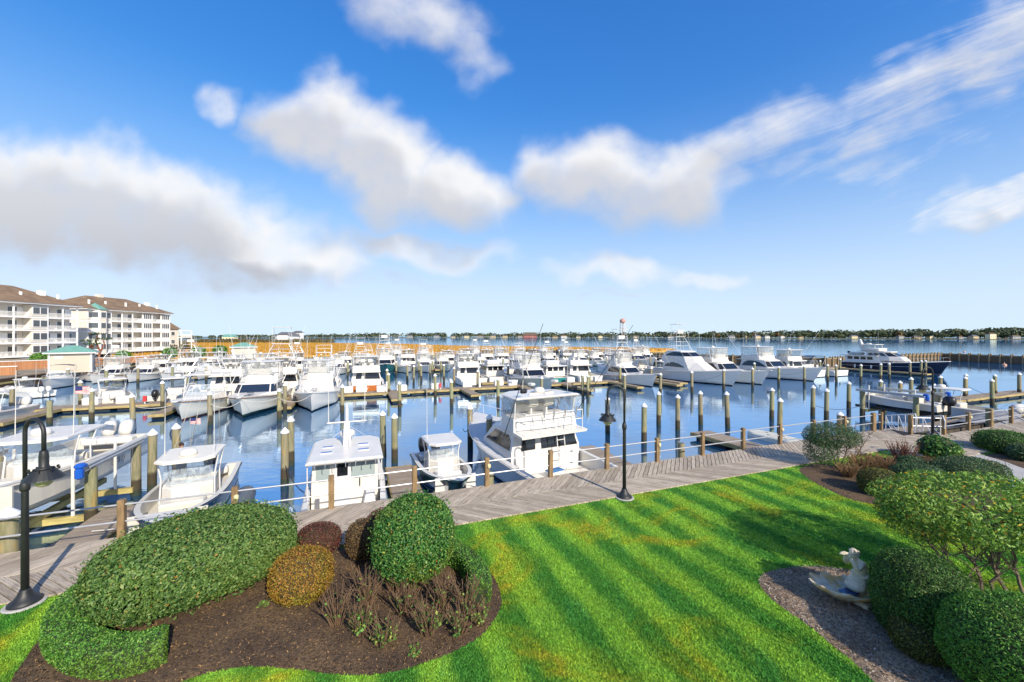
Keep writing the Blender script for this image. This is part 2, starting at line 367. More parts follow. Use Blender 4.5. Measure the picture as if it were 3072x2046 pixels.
# ================================================================== boardwalk
def plank_mat(name, c1, c2, dark):
    m = pm(name, c1, .8); t, b = nodes_of(m); oc = t.new('ShaderNodeTexCoord').outputs['Object']
    rnd = t.new('ShaderNodeObjectInfo').outputs['Random']
    sh = t.comb(t.math('MULTIPLY', rnd, 40), t.math('MULTIPLY', rnd, 17), 0)
    q = t.vmath('ADD', oc, sh)
    g = t.noise(t.vmath('MULTIPLY', q, (1.3, 26, 8)), 1.6, 5, .65)
    c = t.mix(rnd, c1, c2); c = t.mix(t.maprange(g, .42, .68, 0, .8), c, dark)
    blot = t.noise(t.vmath('MULTIPLY', q, (1, 2, 1)), 1.6, 4, .6); c = t.mix(t.maprange(blot, .55, .75, 0, .55), c, dark)
    # knots
    kn = t.maprange(t.noise(t.vmath('MULTIPLY', q, (3, 9, 1)), 2.2, 2), .72, .78, 0, .8); c = t.mix(kn, c, tuple(k * .5 for k in dark))
    t.l.new(c, b.inputs['Base Color'])
    bn = t.new('ShaderNodeBump'); bn.inputs['Strength'].default_value = .5; bn.inputs['Distance'].default_value = .008
    t.l.new(g, bn.inputs['Height']); t.l.new(bn.outputs[0], b.inputs['Normal']); return m
PLANK = plank_mat('weathered_plank', (.57, .485, .375), (.35, .29, .215), (.13, .095, .065))
TIMBER = pm('piling_timber', (.2, .15, .08), .85, .3, 3)
PW, PP = .131, .213
def strip(parent, s0, s1, t_lo, t_hi, upper, z=.045, cap=None):
    h = t_hi - t_lo; L = h * math.sqrt(2); w = PW; mb = MB()
    pts = [(0, 0), (L, 0), (L - w, w), (-w, w)] if upper else [(0, 0), (L, 0), (L + w, w), (w, w)]
    me = mb.prism(pts, -.04, 0).mesh('plank'); me.materials.append(PLANK)
    if not upper: me.flip_normals()
    ex = (BE + BN).normalized() if upper else (-BE + BN).normalized()
    ang = math.atan2(ex.y, ex.x); n = int((s1 - s0) / PP)
    for i in range(n):
        o = bpy.data.objects.new('plank', me); COL.objects.link(o); o.parent = parent
        p = ST(s0 + i * PP + (0 if upper else h), t_lo, z + random.uniform(-.004, .004)); o.location = p; o.rotation_euler = (random.uniform(-.006, .006), 0, ang)
        if not upper: o.scale = (1, -1, 1) if False else (1, 1, 1)
DARKW = pm('under_deck', (.03, .025, .02), .9)
bw = MB().prism(stpoly([(-60, -2.34), (21.2, -2.34), (21.2, .02), (-60, .02)], 0), -.32, -.01).build('boardwalk', DARKW); tag(bw, kind='structure')
strip(bw, -18.8, 14.6, -1.2, .08, True); 
strip(bw, -17.2, 16.0, -2.36, -1.21, False)
bw2 = MB().prism(stpoly([(15.2, -4.2), (60, -4.2), (60, -1.85), (21.3, -1.85), (21.3, -2.4), (15.2, -2.4)], 0), -.32, -.012).build('boardwalk', DARKW); tag(bw2, kind='structure')
strip(bw2, 14.6, 20.0, -1.2, .08, True); strip(bw2, 16.0, 20.9, -2.36, -1.21, False)
strip(bw2, 20.3, 38.0, -3.0, -1.8, True, .046); strip(bw2, 15.4, 20.6, -3.0, -2.38, True, .046); strip(bw2, 15.2, 38.0, -4.2, -3.01, False, .046)
# fascia along the water edge
FASC = pm('fascia_board', (.24, .22, .2), .85, .3, 3, stretch=(1, 1, 6))
mb = MB(); mb.box(ST(1.8, .06, -.14), (38.6, .04, .28), BA); mb.build('fascia', FASC, bw)
# bulkhead under the walk
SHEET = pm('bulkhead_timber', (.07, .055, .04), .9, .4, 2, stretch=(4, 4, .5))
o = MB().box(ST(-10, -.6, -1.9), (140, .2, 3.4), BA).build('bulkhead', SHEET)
tag(o, 'dark timber bulkhead under the water edge of the boardwalk', 'bulkhead')

# ---- rail posts and pipe rails
POSTW = pm('post_timber', (.235, .155, .075), .8, .35, 2.5, .4, 25, stretch=(5, 5, 1))
RAILM = pm('pipe_rail', (.40, .41, .43), .4, .1, 6, metal=.35)
LENS = pm('lamp_lens', (.62, .55, .3), .3)
rail = thing('railing', 'two galvanised pipe rails on square timber posts along the boardwalk edge', 'railing', ST(0, 0, .045))
def rail_post(s, t, h=.98, light=False, w=.13):
    mb = MB(); p = ST(s, t, 0) - ST(0, 0, 0); mb.box((p.x, p.y, h / 2 - .25), (w, w, h + .5), BA, bev=.012); po = mb.build('post', POSTW, rail)
    if light:
        q = p + BN * -.085 + BE * .05; mb = MB(); mb.lathe([(.02, -.08), (.055, -.06), (.065, 0), (.055, .06), (.02, .08)], 10, (q.x, q.y, h - .28)); mb.build('step_light', LENS, po, True)
def rail_run(pts):
    for z in (.42, .85):
        mb = MB()
        for a, b in zip(pts, pts[1:]): mb.tube([(ST(*a) - ST(0, 0)) + Vector((0, 0, z)), (ST(*b) - ST(0, 0)) + Vector((0, 0, z))], .024, 8)
        mb.build('rail', RAILM, rail)
S0 = [-14.64 + 2.44 * k for k in range(15)]
for i, s in enumerate(S0):
    rail_post(s, 0, light=(i in (2, 5, 8, 9 + 2, 13)), w=.15)
rail_run([(S0[0], 0), (S0[-1], 0)])
for s, t, li in ((20.25, -.02, 0), (19.65, 0, 0)): rail_post(s, t)
rail_run([(S0[-1], 0), (20.25, -.02)])
for s, t, li in ((20.6, -1.1, 0), (22.0, -1.83, 0), (24.5, -1.82, 1), (27.0, -1.8, 0), (29.4, -1.82, 0), (31.85, -1.82, 0), (34.3, -1.82, 0)): rail_post(s, t, 1.0, bool(li), .16)
rail_run([(22.0, -1.83), (34.3, -1.82)]); rail_run([(20.6, -1.1), (22.0, -1.83)])
# corner piling with white cap where the railing starts is in the piling list

# ---- gooseneck lamps
LAMPK = pm('lamp_black', (.018, .02, .022), .5, .25, 4)
LAMPLENS = pm('lamp_globe', (.5, .43, .25), .25)
def gooseneck(loc, yaw, label, hs=1.0):
    t = thing('street_lamp', label, 'street lamp', loc, yaw, 'gooseneck lamps along the boardwalk')
    MB().lathe([(.30, -.05), (.30, .02), (.28, .035)], 20).build('footing', CONC, t)
    MB().lathe([(.24, .03), (.235, .07), (.17, .11), (.11, .2), (.085, .26), (.075, .3)], 20).build('base', LAMPK, t, True)
    MB().lathe([(.06, .2), (.052, 2.2), (.052, 2.28)], 14).build('pole', LAMPK, t, True)
    MB().lathe([(.066, 2.2), (.075, 2.24), (.075, 2.32), (.06, 2.36), (.05, 2.42)], 14).build('collar', LAMPK, t, True)
    R = .27; pts = [(0, 0, 2.3), (0, 0, 3.33)] + [(-R + R * math.cos(a), 0, 3.33 + R * math.sin(a)) for a in [math.pi * k / 12 for k in range(1, 12)]] + [(-2 * R, 0, 3.33), (-2 * R, 0, 3.0)]
    MB().tube(pts, .035, 10).build('arm', LAMPK, t, True)
    h = MB().lathe([(.05, 3.02), (.062, 2.98), (.07, 2.9), (.07, 2.72), (.085, 2.70), (.15, 2.68)], 16, (-2 * R, 0, 0)).build('lamp_head', LAMPK, t, True)
    MB().lathe([(.12, 2.675), (.15, 2.66), (.275, 2.50), (.28, 2.485), (.26, 2.49), (.13, 2.62)], 24, (-2 * R, 0, 0)).build('shade', LAMPK, t, False)
    for k in range(8):
        a = k * math.pi / 4; MB().box((-2 * R + .2 * math.cos(a), .2 * math.sin(a), 2.665), (.04, .015, .05), a).build('shade_bracket', LAMPK, h)
    MB().lathe([(.0, 2.33), (.07, 2.34), (.125, 2.39), (.14, 2.46), (.12, 2.55), (.1, 2.6)], 18, (-2 * R, 0, 0)).build('globe', LAMPLENS, t, True)
    return t
l1 = G(75, 1812); gooseneck((l1.x, l1.y, 0), math.pi - .25, 'dark gooseneck lamp on a round concrete footing beside the curved low hedge')
l2 = G(1873, 1493); gooseneck((l2.x, l2.y, 0), .0, 'black gooseneck lamp at the lawn edge in front of the white flybridge boat')
l3 = G(2798, 1318); gooseneck((l3.x, l3.y, .03), .05, 'black gooseneck lamp by the gangway gate and lifted small boat')

STUCCO = pm('siding_wall', (.62, .58, .52), .8, .08, 1.0)
ROOFB = pm('brown_shingle', (.13, .095, .06), .9, .25, 2.0, .3, 15)
# ================================================================== vegetation
def unit(v): return v / np.maximum(1e-9, np.linalg.norm(v, axis=1, keepdims=True))
def bumps(p, k, amp):
    return amp * (np.sin(p[:, 0] * k + 1.3) * np.sin(p[:, 1] * k * 1.1 + .5) + .6 * np.sin(p[:, 2] * k * 1.7 + p[:, 0] * k * .8))
def super_pts(n, a, b, c, ex=2.4, zmin=-1.0):
    u = unit(RNG.normal(size=(n * 2, 3))); S = np.array([a, b, c])
    r = (np.abs(u / S) ** ex).sum(1) ** (-1 / ex); p = u * r[:, None]
    g = unit(np.sign(p) * np.abs(p / S) ** (ex - 1) / S)
    # weight by local area so that the leaves spread evenly
    w = r ** 2 / np.maximum(.15, (u * g).sum(1)); keep = (RNG.random(len(w)) < w / w.max()) & (p[:, 2] > zmin * c)
    return p[keep][:n], g[keep][:n]
def leaf_quads(p, nrm, size, aspect=.5, jit=.75, sv=.35):
    n = len(p); nn = unit(nrm + RNG.normal(size=(n, 3)) * jit)
    t = unit(np.cross(nn, RNG.normal(size=(n, 3)))); b = np.cross(nn, t)
    L = size * (1 + RNG.normal(size=(n, 1)) * sv * .6).clip(.5, 1.6) * .5; w = L * aspect
    bend = nn * L * .25
    V = np.empty((n, 4, 3)); V[:, 0] = p - t * L; V[:, 1] = p + b * w + bend * .4; V[:, 2] = p + t * L - bend; V[:, 3] = p - b * w + bend * .4
    return V.reshape(-1, 3)
BARK = pm('bark', (.16, .12, .085), .9, .35, 8, .5, 30)
TWIG = pm('dry_twig', (.20, .12, .055), .9, .4, 5)
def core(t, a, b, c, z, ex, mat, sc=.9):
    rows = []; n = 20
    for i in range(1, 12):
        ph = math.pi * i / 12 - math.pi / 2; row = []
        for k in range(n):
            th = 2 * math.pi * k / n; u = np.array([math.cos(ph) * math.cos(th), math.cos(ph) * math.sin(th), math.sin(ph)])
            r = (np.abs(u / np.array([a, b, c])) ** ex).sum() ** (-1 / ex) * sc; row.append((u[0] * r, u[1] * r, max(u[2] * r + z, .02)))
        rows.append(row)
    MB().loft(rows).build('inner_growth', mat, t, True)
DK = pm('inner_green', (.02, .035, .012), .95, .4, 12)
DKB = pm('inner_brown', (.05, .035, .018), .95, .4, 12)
def shrub(name, label, loc, abc, z, mat, n, size, rz=0, ex=2.3, jit=.75, group=None, aspect=.5, zmin=-.9, trunk=True, depth=.08, bk=4, ba=.02, cmat=None, cat='shrub', berries=None):
    t = thing(name, label, cat, loc, rz, group)
    a, b, c = abc; p, g = super_pts(n, a, b, c, ex, zmin)
    p = p * (1 + bumps(p, bk, ba * 1.3) + bumps(p, bk * 3.1, ba * .6))[:, None] - g * (RNG.random((len(p), 1)) ** 2 * depth) + g * ((RNG.random((len(p), 1)) < .07) * RNG.random((len(p), 1)) * size * 2.2)
    p[:, 2] += z; ok = p[:, 2] > .03; p, g = p[ok], g[ok]
    np_mesh('foliage', leaf_quads(p, g, size, aspect, jit), 4, mat, t, RNG.random(len(p)))
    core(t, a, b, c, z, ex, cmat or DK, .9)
    if trunk:
        for k in range(5):
            a_ = k * 1.3 + .4; d = .25 * min(a, b)
            MB().tube([(d * .4 * math.cos(a_), d * .4 * math.sin(a_), -.05), (d * math.cos(a_), d * math.sin(a_), z * .6), (2 * d * math.cos(a_), 2 * d * math.sin(a_), z)], .025, 5, .012).build('stem', BARK, t)
    return t
HOLLY = leaf_mat('hedge_leaf', [(0, (.03, .08, .018)), (.3, (.07, .155, .035)), (.6, (.12, .23, .055)), (.9, (.19, .29, .09)), (.99, (.30, .32, .08)), (1, (.5, .16, .02))], (.13, .22, .04), .9, .5)
GLOBE = leaf_mat('globe_leaf', [(0, (.02, .08, .02)), (.35, (.045, .165, .035)), (.7, (.095, .25, .05)), (.94, (.19, .32, .07)), (.992, (.34, .34, .06)), (1, (.5, .06, .03))], (.2, .25, .035), 1.1, .48)
BOX = leaf_mat('box_leaf', [(0, (.04, .13, .018)), (.4, (.09, .27, .035)), (.8, (.17, .38, .06)), (1, (.28, .42, .08))], (.12, .2, .02), 1.4, .5)
YEW = leaf_mat('yew_leaf', [(0, (.025, .085, .018)), (.5, (.065, .17, .03)), (.85, (.12, .25, .05)), (1, (.2, .28, .06))], (.06, .1, .015), 1.6, .5)
RUSSET = leaf_mat('russet_leaf', [(0, (.13, .09, .015)), (.35, (.3, .21, .025)), (.65, (.38, .19, .03)), (.85, (.42, .17, .04)), (1, (.28, .32, .04))], (.26, .26, .03), 1.5, .5)
BURG = leaf_mat('burgundy_leaf', [(0, (.05, .02, .015)), (.4, (.13, .045, .035)), (.8, (.2, .06, .05)), (1, (.14, .15, .06))], (.16, .10, .05), 1.4, .5)
BROWNL = leaf_mat('brown_leaf', [(0, (.06, .035, .015)), (.5, (.17, .1, .045)), (1, (.24, .17, .06))], (.14, .12, .03), 1.6, .6)
OLIVE = leaf_mat('olive_leaf', [(0, (.05, .05, .01)), (.5, (.12, .13, .025)), (1, (.22, .19, .04))], (.09, .13, .02), 1.2, .5)
JUNI = leaf_mat('dark_evergreen_leaf', [(0, (.025, .07, .03)), (.5, (.07, .145, .06)), (.95, (.12, .2, .08)), (1, (.3, .07, .03))], (.05, .1, .05), 1.5, .5)
AZAL = leaf_mat('glossy_leaf', [(0, (.06, .14, .025)), (.35, (.13, .27, .04)), (.7, (.21, .38, .06)), (.95, (.33, .46, .09)), (.985, (.65, .42, .02)), (1, (.55, .14, .01))], (.2, .3, .035), 1.2, .5)
SPROUT = leaf_mat('sprout_leaf', [(0, (.06, .16, .03)), (.6, (.14, .3, .05)), (1, (.35, .4, .08))], None, 1, .5)

def on(x, y, z=0): q = G(x, y); return (q.x, q.y, z)
shrub('rounded_hedge', 'large clipped oblong evergreen hedge bulging over the boardwalk edge', (-6.38, 8.2, 0), (1.72, 1.12, .74), .72, HOLLY, 60000, .062, math.radians(42), 2.6, .7, trunk=False, zmin=-.98, cat='hedge', bk=3, ba=.018)
shrub('globe_shrub', 'clipped globe shaped evergreen on short bare stems above the rose canes', (-2.06, 8.42, 0), (.84, .84, .8), .98, GLOBE, 26000, .055, 0, 2.3, .7)
shrub('russet_shrub', 'low round shrub turning orange and olive beside the oblong hedge', on(905, 1800), (.56, .5, .47), .5, RUSSET, 15000, .034, 0, 2.5, .8, cmat=DKB)
shrub('burgundy_shrub', 'small clipped burgundy shrub between oblong hedge and boardwalk', on(955, 1668), (.5, .4, .34), .4, BURG, 9000, .034, 0, 2.4, .8, cmat=DKB)
shrub('brown_shrub', 'upright brown shrub with bare lower stems beside the globe shrub', on(1088, 1683), (.38, .36, .44), .5, BROWNL, 8000, .032, 0, 2.3, .8, cmat=DKB)
shrub('brown_shrub', 'reddish brown shrub half hidden behind the globe shrub', on(1150, 1640), (.45, .4, .42), .5, BURG, 6000, .034, 0, 2.3, .8, cmat=DKB)
# --- swept low box hedges
def swept(label, pts, w, h, mat, n, size):
    c = pts[len(pts) // 2]; t = thing('low_hedge', label, 'hedge', (c.x, c.y, 0)); ps = [p - Vector((c.x, c.y, 0)) for p in pts]
    fine_ = []
    for i in range(len(ps) - 1):
        p0, p1, p2, p3 = ps[max(i - 1, 0)], ps[i], ps[i + 1], ps[min(i + 2, len(ps) - 1)]
        for k in range(8):
            u = k / 8; fine_.append(.5 * (2 * p1 + (p2 - p0) * u + (2 * p0 - 5 * p1 + 4 * p2 - p3) * u * u + (3 * p1 - p0 - 3 * p2 + p3) * u ** 3))
    fine_.append(ps[-1]); loops = []; m = len(fine_); P_ = []; N_ = []
    sec = [(-.5, .06), (-.53, .4), (-.5, .8), (-.42, .97), (-.2, 1.02), (.2, 1.02), (.42, .97), (.5, .8), (.53, .4), (.5, .06)]
    for i, p in enumerate(fine_):
        d = (fine_[min(i + 1, m - 1)] - fine_[max(i - 1, 0)]).normalized(); s = Vector((-d.y, d.x, 0)); e = 1 - .25 * (1 if i in (0, m - 1) else 0)
        loops.append([p + s * (x * w * e) + Vector((0, 0, z * h * (1 - .08 * (e < 1)))) for x, z in sec])
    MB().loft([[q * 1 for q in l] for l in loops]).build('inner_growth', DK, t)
    A = np.array([[list(q) for q in l] for l in loops]); nl, ns = A.shape[0], A.shape[1]
    ar = np.linalg.norm(np.cross(A[1:, :-1] - A[:-1, :-1], A[:-1, 1:] - A[:-1, :-1]), axis=2).ravel(); ij = RNG.choice(len(ar), n, p=ar / ar.sum()); i, j = ij // (ns - 1), ij % (ns - 1); u = RNG.random((n, 1)); v = RNG.random((n, 1))
    q00, q10, q01, q11 = A[i, j], A[i + 1, j], A[i, j + 1], A[i + 1, j + 1]
    P_ = q00 * (1 - u) * (1 - v) + q10 * u * (1 - v) + q01 * (1 - u) * v + q11 * u * v
    N_ = unit(np.cross(q01 - q00, q10 - q00) + 1e-6); P_ += N_ * (RNG.random((n, 1)) * .05 - .02)
    for l in (0, nl - 1):                              # leafy ends
        cc = A[l].mean(0); k = n // 12; jj = RNG.integers(0, ns, k); f = RNG.random((k, 1)) ** .5
        P_ = np.vstack([P_, cc + (A[l][jj] - cc) * f]); nd = A[l].mean(0) - A[1 if l == 0 else nl - 2].mean(0); N_ = np.vstack([N_, np.repeat((nd / np.linalg.norm(nd))[None], k, 0)])
    np_mesh('foliage', leaf_quads(P_, N_, size, .4, .8), 4, mat, t, RNG.random(len(P_)))
swept('bright green low clipped hedge curving round the foot of the oblong hedge', [G(285, 1800), G(218, 1855), G(190, 1925), G(262, 1992), G(385, 2006), G(500, 1968)], .46, .44, BOX, 26000, .045)
swept('bright green low clipped hedge curving behind the globe shrub', [G(1330, 1665), G(1400, 1712), G(1436, 1765), G(1437, 1812)], .42, .42, BOX, 14000, .04)
# --- statue bed
shrub('cone_shrub', 'dark clipped bell shaped evergreen close behind the shell statue', (7.16, 6.92, 0), (.72, .72, .82), .58, YEW, 30000, .04, 0, 2.2, .8, trunk=False, zmin=-.72, bk=3, ba=.025, aspect=.35)
shrub('ball_shrub', 'bright green clipped ball shrub beside the bell shaped evergreen', (7.42, 5.62, 0), (1.05, .85, .72), .66, BOX, 36000, .04, 0, 2.4, .8, trunk=False, zmin=-.9, aspect=.35)
shrub('spreading_shrub', 'low loose shrub tucked between the bell and ball evergreens', on(2765, 1962), (.42, .38, .3), .24, OLIVE, 7000, .035, 0, 2.2, .9, trunk=False)
# --- right hand island bed
shrub('olive_shrub', 'olive brown clipped ball shrub in front of the island bed', on(2642, 1482), (.62, .55, .44), .36, OLIVE, 9000, .04, 0, 2.5, .8, trunk=False)
shrub('juniper_shrub', 'dark green mounded evergreen with a few red leaves beside the olive ball', on(2755, 1462), (.95, .7, .46), .34, JUNI, 11000, .05, .3, 2.3, .8, trunk=False)
shrub('juniper_shrub', 'wide dark green evergreen mound with red tips next to the footpath', on(2905, 1445), (1.2, .75, .48), .36, JUNI, 13000, .05, .1, 2.6, .8, trunk=False)
shrub('juniper_shrub', 'small dark evergreen tuft behind the two mounded evergreens', on(2735, 1412), (.42, .4, .3), .25, JUNI, 3500, .05, 0, 2.2, .8, trunk=False)
shrub('grass_tuft', 'rust coloured dome of dry grass behind the evergreen mounds', on(2780, 1408), (.36, .34, .28), .22, BROWNL, 3500, .06, 0, 2.2, .9, trunk=False, aspect=.15, cmat=DKB)
shrub('leafy_bush', 'fresh green loose leafy bush standing by the gate lamp', on(2815, 1384), (.66, .6, .52), .52, GLOBE, 3600, .12, 0, 2.0, 1.0, depth=.35, ba=.08, bk=5)
shrub('round_shrub', 'dark round evergreen beyond the footpath on the far bed', (22.3, 18.0, 0), (1.05, .9, .5), .4, YEW, 9000, .06, 0, 2.4, .8, trunk=False)
shrub('round_shrub', 'smaller blue green shrub in front of the round evergreen by the footpath', (21.6, 16.6, 0), (.7, .6, .36), .3, JUNI, 6000, .06, 0, 2.3, .8, trunk=False)

# --- multi stemmed shrubs with open crowns
def branchy(name, label, loc, stems, mat_leaf, crown, n, size, r0=.035, leaves_low=None):
    """stems: list of polylines from ground to crown; crown: list of (c, abc)"""
    t = thing(name, label, 'shrub', loc); tw = []
    for st in stems:
        pts = [Vector(p) for p in st]; sm = []
        for i in range(len(pts) - 1):
            for k in range(4): u = k / 4; sm.append(pts[i].lerp(pts[i + 1], u) + Vector((random.gauss(0, .018), random.gauss(0, .018), 0)))
        sm.append(pts[-1]); MB().tube(sm, r0, 6, r0 * .45).build('stem', BARK, t)
        for k in range(len(sm) // 3, len(sm)):
            for _ in range(3):
                d = Vector((random.gauss(0, 1), random.gauss(0, 1), random.random() * 1.1 + .1)).normalized() * random.uniform(.3, .75)
                e = sm[k] + d; mid = sm[k] + d * .5 + Vector((random.gauss(0, .05), random.gauss(0, .05), .04)); tw.append((sm[k], mid, e))
                for _ in range(2):
                    d2 = (d.normalized() + Vector((random.gauss(0, .6), random.gauss(0, .6), .3))).normalized() * random.uniform(.15, .35); tw.append((mid, mid + d2 * .5, mid + d2))
    mb = MB()
    for a, b, c in tw: mb.tube([a, b, c], .009, 4, .004)
    o = mb.build('twig', BARK, t); o['kind'] = 'stuff'
    Ps, Ns = [], []
    for (c, abc, k) in crown:
        p, g = super_pts(k, *abc, 2.3, -1); p = p * (1 + bumps(p, 5, .05))[:, None] - g * (RNG.random((len(p), 1)) ** 1.5 * .3); Ps.append(p + np.array(c)); Ns.append(g + np.array([0, 0, .3]))
    p = np.vstack(Ps); g = unit(np.vstack(Ns)); np_mesh('foliage', leaf_quads(p, g, size, .34, .9), 4, mat_leaf, t, RNG.random(len(p)))
    return t
branchy('flowering_shrub', 'tall multi stemmed shrub with glossy flat crown dotted yellow and orange', (9.25, 7.75, 0),
        [[(0, 0, -.05), (-.3, .05, .3), (-.75, .1, .75), (-1.2, 0, 1.3)], [(.05, .05, -.05), (-.05, .1, .5), (-.2, .2, 1.0), (-.5, .3, 1.5)], [(.1, 0, -.05), (.1, -.05, .55), (.15, .1, 1.1), (.1, .1, 1.7)],
         [(.45, -.15, -.05), (.2, 0, .5), (.35, .1, .9), (.7, .1, 1.5)], [(.5, -.2, -.05), (.7, .1, .5), (.75, .2, 1.0), (1.1, .2, 1.6)], [(.55, -.1, -.05), (1.1, 0, .5), (1.5, .1, 1.1), (1.8, .1, 1.6)]], AZAL,
        [((.25, .15, 1.78), (1.95, 1.4, .54), 15000), ((-.9, .3, 1.55), (.8, .7, .4), 3500), ((1.2, -.3, 1.6), (.9, .8, .45), 4000)], 0, .085)
branchy('arching_shrub', 'domed dark shrub on bare twisted stems at the tip of the island bed', on(2518, 1404),
        [[(0, 0, -.05), (-.15, .1, .4), (-.4, .1, .9), (-.6, .1, 1.3)], [(.05, 0, -.05), (0, .1, .5), (.05, .15, 1.0), (0, .1, 1.5)], [(.05, .05, -.05), (.2, 0, .5), (.45, .1, .9), (.7, .1, 1.2)], [(.1, 0, -.05), (.4, -.05, .3), (.75, 0, .6), (1.0, 0, 1.0)]], JUNI,
        [((-.28, .05, 1.28), (.98, .75, .48), 9000), ((-.75, .0, .75), (.55, .6, .6), 5000)], 0, .06, .03)
# --- bare canes
def canes(name, label, loc, spread, h, n, mat, leafn=0, lean=.35, group=None, lm=SPROUT, ls=.06, r=.007):
    t = thing(name, label, 'plant', loc, 0, group); mb = MB(); tips = []
    for k in range(n):
        a = random.random() * 6.28; rr = spread * .25 * random.random(); b = Vector((rr * math.cos(a), rr * math.sin(a), -.02)); hh = h * random.uniform(.55, 1.05)
        tip = b + Vector((math.cos(a) * spread * random.uniform(.3, 1) * (1 if lean else 1), math.sin(a) * spread * random.uniform(.3, 1), hh)); mid = b.lerp(tip, .5) + Vector((random.gauss(0, .02), random.gauss(0, .02), .06 * hh))
        mb.tube([b, mid, tip], r, 4, r * .5); tips.append((mid, tip))
        if random.random() < .6:
            m2 = mid.lerp(tip, random.random()); mb.tube([m2, m2 + Vector((random.gauss(0, .08), random.gauss(0, .08), random.uniform(.06, .18)))], r * .6, 4, r * .4)
    o = mb.build('cane', mat, t); o['kind'] = 'stuff'
    if leafn:
        p = []
        for _ in range(leafn):
            a, b = random.choice(tips); q = a.lerp(b, random.random() * .9 - .35); p.append((q.x + random.gauss(0, .03), q.y + random.gauss(0, .03), max(.03, q.z + random.gauss(0, .02))))
        p = np.array(p); np_mesh('foliage', leaf_quads(p, np.repeat([[0, 0, 1.0]], len(p), 0), ls, .6, .6), 4, lm, t, RNG.random(len(p)))
RG = 'bare rose bushes in the left bed'; RL = 'bare rose bush of thin brown canes with a few green leaves in the dark mulch'
CANE = pm('cane', (.15, .09, .05), .85, .4, 6)
for x, y, sp, h, n, lf in ((1010, 1880, .28, .62, 26, 10), (1085, 1910, .25, .6, 24, 90), (1100, 1820, .3, .7, 30, 14), (1215, 1850, .26, .62, 26, 16), (1150, 1945, .3, .5, 22, 80), (1285, 1905, .3, .6, 26, 60), (1330, 1830, .3, .66, 28, 20), (1395, 1850, .28, .7, 28, 26), (1380, 1905, .24, .5, 20, 50), (1180, 1780, .26, .6, 22, 12), (1440, 1875, .2, .45, 14, 60)):
    canes('rose_bush', RL, on(x, y), sp * 1.1, h * 1.05, int(n * 1.7), CANE, int(lf * 1.8) + 12, group=RG, r=.009)
for x, y in ((790, 1818), (1240, 1960)): canes('sprout', 'tiny fresh green weed sprouting from the dark mulch', on(x, y), .13, .1, 8, CANE, 40, group='weeds in the left bed', ls=.07)
for x, y, w in ((2590, 1418, 1.0), (2640, 1415, .9), (2545, 1432, .7)): canes('dry_shrub', 'dense tan brown shrub of leafless twigs in the island bed', on(x, y), .62 * w, .72 * w, 150, TWIG, 0, group='leafless shrubs in the island bed', r=.011)
BURGT = pm('burgundy_twig', (.14, .06, .04), .9, .3, 6)
for x, y in ((2722, 1392), (2695, 1385)): canes('dry_shrub', 'open shrub of upright burgundy twigs behind the tan shrub', on(x, y), .4, .95, 40, BURGT, 120, group='burgundy twig shrubs', lm=BURG, ls=.07, r=.012)

# --- small path light
PLB = pm('path_light_paint', (.08, .2, .22), .5)
pl = thing('path_light', 'small blue green bollard light in the grass beside the footpath', 'light', on(3030, 1466))
MB().lathe([(.05, 0), (.05, .1)], 12).build('stake', PLB, pl)
for k in range(3): MB().lathe([(.1, .1 + .06 * k), (.11, .12 + .06 * k), (.06, .15 + .06 * k)], 14).build('louvre', PLB, pl, True)
MB().lathe([(.09, .28), (.06, .32), (.01, .335)], 14).build('cap', PLB, pl, True)

# ================================================================== statue on a shell basin
STONE = pm('cast_stone', (.72, .65, .5), .85, .0, 5, .35, 30, col2=(.5, .43, .3)); t_, b_ = nodes_of(STONE)
SHELLM = pm('shell_stone', (.50, .45, .36), .85); t, b = nodes_of(SHELLM); oc = t.new('ShaderNodeTexCoord').outputs['Object']
c = t.mix(t.maprange(t.noise(oc, 3.5, 4, .6), .42, .62), (.66, .58, .44), (.62, .38, .14)); c = t.mix(t.maprange(t.noise(oc, 11, 5), .5, .7, 0, .6), c, (.28, .26, .22)); t.l.new(c, b.inputs['Base Color'])
bn = t.new('ShaderNodeBump'); bn.inputs['Strength'].default_value = .4; bn.inputs['Distance'].default_value = .02; t.l.new(t.noise(oc, 18, 5), bn.inputs['Height']); t.l.new(bn.outputs[0], b.inputs['Normal'])
sp = G(2560, 1800); stat = thing('shell_fountain', 'weathered stone figure blowing a conch, seated on the rim of a scallop shell basin', 'statue', (sp.x - .24, sp.y - .02, 0), math.radians(4))
# basin: long scalloped shell, pointing -x, raised at the tip
def shell_ring(f, zoff, inner=0):
    out = []
    for k in range(40):
        a = 2 * math.pi * k / 40; rx, ry = .62, .40
        wav = 1 + .085 * math.sin(a * 9) * f
        x, y = rx * math.cos(a) * f * wav, ry * math.sin(a) * f * wav * (1 + .18 * math.cos(a))
        z = .30 + .10 * (-math.cos(a)) * f + .035 * math.sin(a * 9) * f + zoff; out.append((x, y, z))
    return out
mb = MB(); loops = [[(x * .28 + .1, y * .3, .03) for x, y, z in shell_ring(1, 0)], [(x * .45 + .06, y * .5, .12) for x, y, z in shell_ring(1, 0)], shell_ring(.85, -.09), shell_ring(1.0, 0), shell_ring(.96, .012), shell_ring(.9, -.02), shell_ring(.7, -.085), shell_ring(.4, -.11), shell_ring(.08, -.115)]
mb.loft([[Vector(p) for p in l] for l in loops]).build('basin', SHELLM, stat, True)
PUD = pm('puddle', (.03, .07, .16), .05)
MB().poly([(.12 + .2 * math.cos(a) * (1 + .15 * math.sin(3 * a)), -.05 + .11 * math.sin(a), .208) for a in [2 * math.pi * k / 20 for k in range(20)]]).build('basin_water', PUD, stat, True)
MB().box((.38, -.12, .05), (.5, .3, .12), .3, bev=.03).build('plinth', STONE, stat)
